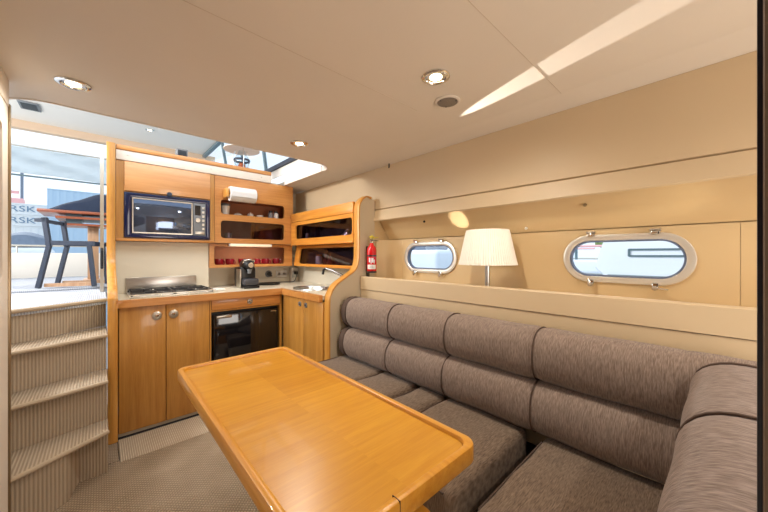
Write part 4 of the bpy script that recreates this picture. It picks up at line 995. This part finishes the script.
bl = [G[i][0] for i in range(nx + 1)] + [G[nx][j] for j in range(1, ny + 1)] + [G[i][ny] for i in range(nx - 1, -1, -1)] + [G[0][j] for j in range(ny - 1, 0, -1)]
low = [b.verts.new((v.co.x, v.co.y, zt + 0.001)) for v in bl]
for i in range(len(bl)): j = (i + 1) % len(bl); b.faces.new((bl[i], bl[j], low[j], low[i]))
b.faces.new(low)
tag(obj('folded_cover', b, 'navy_cloth', loc=(0.2, 4.75, zt)), 'crumpled navy cloth cover folded on the cockpit table', 'cover')

# folding deck chair
def deckchair(name, label, ox, oy, ang):
    t = thing(name, label, 'chair', (ox, oy, DZ + 0.02))
    z0 = DZ + 0.026; Rm = Matrix.Translation((ox, oy, 0)) @ Matrix.Rotation(ang, 4, 'Z') @ Matrix.Translation((-ox, -oy, 0))
    def put(n_, b, m):
        for v in b.verts: v.co = Rm @ v.co
        obj(n_, b, m, t)
    for yy in (oy - 0.15, oy + 0.15):
        f = 'navy_paint'
        put('back_leg', merge(bar((ox - 0.03, yy, z0), (ox + 0.04, yy, 1.29), 0.028, 0.036), bar((ox + 0.04, yy, 1.285), (ox + 0.01, yy, 1.53), 0.028, 0.04)), f)
        put('front_leg', bar((ox + 0.34, yy, z0), (ox + 0.305, yy, 1.30), 0.028, 0.034), f)
        put('seat_rail', bar((ox + 0.02, yy, 1.312), (ox + 0.34, yy, 1.312), 0.03, 0.04), f)
        put('arm_stub', bar((ox - 0.045, yy, 1.505), (ox + 0.03, yy, 1.512), 0.04, 0.028), f)
        put('floor_runner', bar((ox + 0.0, yy + 0.03, z0 + 0.02), (ox + 0.33, yy + 0.03, z0 + 0.02), 0.03, 0.03), 'pale_teak')
    put('seat', box(ox + 0.02, oy - 0.134, 1.30, ox + 0.335, oy + 0.134, 1.33, 0.006), 'navy_cloth')
    put('back_rung', bar((ox + 0.014, oy - 0.13, 1.50), (ox + 0.014, oy + 0.13, 1.50), 0.015, 0.03), f)
    return t
deckchair('folding_chair', 'navy wooden folding chair facing the cockpit table', -0.315, 4.08, radians(-18))

# ================================================================== HARBOUR
struct('floor_water', box(-140, 6.5, -0.9, 160, 170, -0.85), 'water')
struct('floor_water_side', box(2.6, -40, -0.9, 160, 6.48, -0.85), 'water')
qy = 30
tag(obj('quay', box(-60, qy, -0.85, 30, 160, 0.30, 0.02), 'quay', loc=(-10, 60, -0.85)), 'pale concrete quay beyond the stern', 'quay')
# containers
def container(x0, x1, y, z0, z1, m, label, words, lm, group, ts, tx=None, tz=None):
    t = thing('shipping_container', label, 'container', ((x0 + x1) / 2, y, z0), group)
    b = box(x0, y + 0.06, z0 + 0.02, x1, y + 2.4, z1 - 0.02)
    obj('body', b, m, t)
    n_ = max(8, int((x1 - x0) / 0.6)); g = None
    for i in range(n_):
        xx = x0 + (x1 - x0) * (i + 0.25) / n_; g = box(xx, y, z0 + 0.15, xx + (x1 - x0) / n_ * 0.5, y + 0.058, z1 - 0.15, bm=g)
    c = obj('corrugation', g, m, t); c['kind'] = 'stuff'
    for za in (z0, z1 - 0.14): obj('rail', box(x0, y - 0.02, za, x1, y + 0.058, za + 0.14), m, t)
    if words:
        obj('lettering', text_bm(words, ts, (tx if tx is not None else (x0 + x1) / 2, y - 0.03, tz if tz else (z0 + z1) / 2), (1, 0, 0), (0, 0, 1), 0.01), lm, t)
    return t
CYY = 60.0
ground = 0.30
def hx(px): return at(px, CYY, 255).x
dd = CYY / (cos(YAW) - (20 - 384) / F * sin(YAW))
zz = lambda py: CH + (255 - py) * dd / F
t0 = hx(20)
hts = [zz(226), zz(214.5), zz(203)]
hh = hts[1] - hts[0]
xa, xb = hx(-60), hx(47)
s_ = 8.2 * dd / F
zb = hts[0] - 2 * hh
names = [('pale grey container with blue lettering, upper of the two lettered ones', hts[1]), ('pale grey container with blue lettering, lower of the two lettered ones', hts[0])]
for lab, z in names:
    container(xa, xb, CYY, z, z + hh * 0.98, 'pale_blue', lab, 'RSK', 'letter_blue', 'stacked pale containers on the quay', s_, hx(22.5))
container(xa, xb, CYY, zb + hh, zb + 1.98 * hh, 'pale_blue', 'plain pale container under the lettered ones', None, None, 'stacked pale containers on the quay', 1)
container(xa, xb, CYY, ground + 0.001, zb + 0.98 * hh, 'pale_blue', 'plain pale container at the bottom of the stack', None, None, 'stacked pale containers on the quay', 1)
dd2 = dd; xc_, xd_ = hx(49), hx(150)
z3 = lambda py: CH + (255 - py) * (CYY / (cos(YAW) - (75 - 384) / F * sin(YAW))) / F
container(xc_, xd_, CYY - 2, z3(220), z3(193), 'blue', 'upper blue container on the quay, rising behind the navy cloth cover', None, 'letter_white', 'blue containers on the quay', 1)
container(xc_, xd_, CYY - 2, ground + 0.001, z3(220) - 0.01, 'blue', 'lower blue container on the quay behind the cockpit table', None, 'letter_white', 'blue containers on the quay', 1)
# red crane
cr = thing('harbour_crane', 'faint red crane above the pale containers', 'crane', (hx(20), CYY + 12, ground))
cx_ = at(22, CYY + 12, 255).x; zt_ = at(22, CYY + 12, 192).z
obj('mast', bar((cx_, CYY + 12, ground + 0.05), (cx_, CYY + 12, at(22, CYY + 12, 165).z), 0.3, 0.3), 'grey_blue', cr)
obj('jib', bar((cx_ - 9, CYY + 12, zt_ - 0.3), (cx_ - 0.3, CYY + 12, zt_ - 0.1), 0.4, 0.4), 'crane_red', cr)
obj('cab', box(cx_ - 1.8, CYY + 11, zt_ - 2.4, cx_ + 0.2, CYY + 13, zt_ - 1.1, 0.05), 'crane_red', cr)
# covered boat behind the stern rail
yb = 14.0
bt = thing('covered_boat', 'moored boat under a grey-blue cover behind the stern rail', 'boat', (at(26, yb, 255).x, yb, -0.7))
xa_, xb_ = at(2, yb, 255).x, at(48, yb, 255).x
b = bmesh.new(); rings = []
for i in range(13):
    u = i / 12; wv_ = sin(pi * (0.12 + 0.76 * u)) ; x = xa_ + (xb_ - xa_) * u
    top = at(26, yb, 232).z - 0.25 * (1 - wv_); bot = at(26, yb, 247).z
    rings.append([b.verts.new((x, yb - 0.8 * wv_, bot)), b.verts.new((x, yb - 0.6 * wv_, bot + (top - bot) * 0.75)), b.verts.new((x, yb, top)), b.verts.new((x, yb + 0.6 * wv_, bot + (top - bot) * 0.75)), b.verts.new((x, yb + 0.8 * wv_, bot))])
for A, B in zip(rings[:-1], rings[1:]):
    for k in range(5): b.faces.new((A[k], A[(k + 1) % 5], B[(k + 1) % 5], B[k]))
b.faces.new(rings[0]); b.faces.new(rings[-1][::-1])
obj('cover', b, 'grey_blue', bt)
obj('hull', box(xa_ - 0.2, yb - 0.9, -0.8, xb_ + 0.1, yb + 0.9, at(26, yb, 248).z, 0.15, 3), 'boat', bt)

# white yacht alongside, seen through the near porthole
yx = 6.0
yt = thing('white_yacht', 'white motor yacht with a long grey window moored alongside, seen through the near porthole', 'boat', (yx + 1.5, -3, -0.85))
b = plate([(-12, -0.84), (1.15, -0.84), (1.28, 0.85), (1.42, 1.0), (1.02, 2.6), (-12, 2.7)], [], yx, yx + 3.0, 'yz', bev=0.05)
hl = obj('hull', b, 'boat', yt)
obj('window_frame', plate(rr(-4.0, 1.185, 0.985, 1.30, 0.02), [rr(-4.1, 1.205, 0.965, 1.28, 0.01)], yx - 0.012, yx - 0.001, 'yz') if False else plate(rr(-4.0, 1.18, 0.985, 1.305, 0.02), [rr(-3.96, 1.207, 0.955, 1.278, 0.01)], yx - 0.012, yx - 0.001, 'yz'), 'boat_dark', hl)
obj('rub_rail', box(yx - 0.03, -12, 0.86, yx - 0.001, 1.24, 0.90, 0.008), 'boat_dark', hl)
# masts and small boats further off
def sailboat(x, y, L, label, zt=5):
    t = thing('sailing_boat', label, 'boat', (x, y, -0.85), 'distant boats seen through the portholes')
    b = plate([(y - L / 2, 0.3), (y - L / 2 + 0.4, -0.7), (y + L / 2 - 0.8, -0.7), (y + L / 2, 0.5)], [], x - 0.9, x + 0.9, 'yz', bev=0.08)
    obj('hull', b, 'boat', t)
    obj('coachroof', box(x - 0.5, y - L / 4, 0.45, x + 0.5, y + L / 5, 1.0, 0.12, 3), 'boat', t)
    obj('mast', tube([(x, y, 0.9), (x, y, zt)], 0.06, 8), 'boat_dark', t)
    obj('boom', tube([(x, y, 1.6), (x, y - L * 0.4, 1.6)], 0.05, 8), 'crane_red', t)
sailboat(16, 4.5, 7, 'sailing boat nearest behind the white yacht, seen through the near porthole')
sailboat(22, 8.4, 8, 'farther sailing boat left of the white yacht, seen through the near porthole')
sb_ = thing('white_cruiser', 'broad white cruiser filling the lower part of the far porthole', 'boat', (11, 10, -0.85))
obj('hull', box(9.6, 7.4, -0.84, 12.2, 17.5, 1.42, 0.2, 3), 'boat', sb_)
obj('cabin_window', box(9.58, 9.5, 0.35, 9.599, 16.5, 0.45), 'boat_dark', sb_)
obj('coachroof', box(10.2, 8.5, 1.421, 11.8, 13.6, 1.62, 0.08), 'grey_blue', sb_)
tag(obj('far_quay', box(60, -60, -0.849, 90, 110, 0.5, 0.02), 'quay', loc=(75, 0, -0.85)), 'far quay across the water seen through the portholes', 'quay')
for i, (x, y, s, lab) in enumerate(((64, 75, 5, 'green bushy tree on the left in the far porthole'), (64, 30, 4.0, 'green tree on the far quay behind the white cruiser'), (66, 12, 3.5, 'green tree on the far quay behind the sailing boats'))):
    gz = 0.501; t = thing('tree', lab, 'tree', (x, y, gz)); b = bmesh.new(); bmesh.ops.create_icosphere(b, subdivisions=3, radius=s)
    for v in b.verts: v.co *= 1 + 0.18 * sin(v.co.x * 3 + i) * cos(v.co.y * 4) ; 
    bmesh.ops.translate(b, verts=b.verts, vec=(x, y, gz + 0.2 + s * 1.25)); obj('crown', b, 'tree', t)
    obj('trunk', tube([(x, y, gz), (x, y, 1 + s * 0.4)], 0.25, 8), 'pale_teak', t)
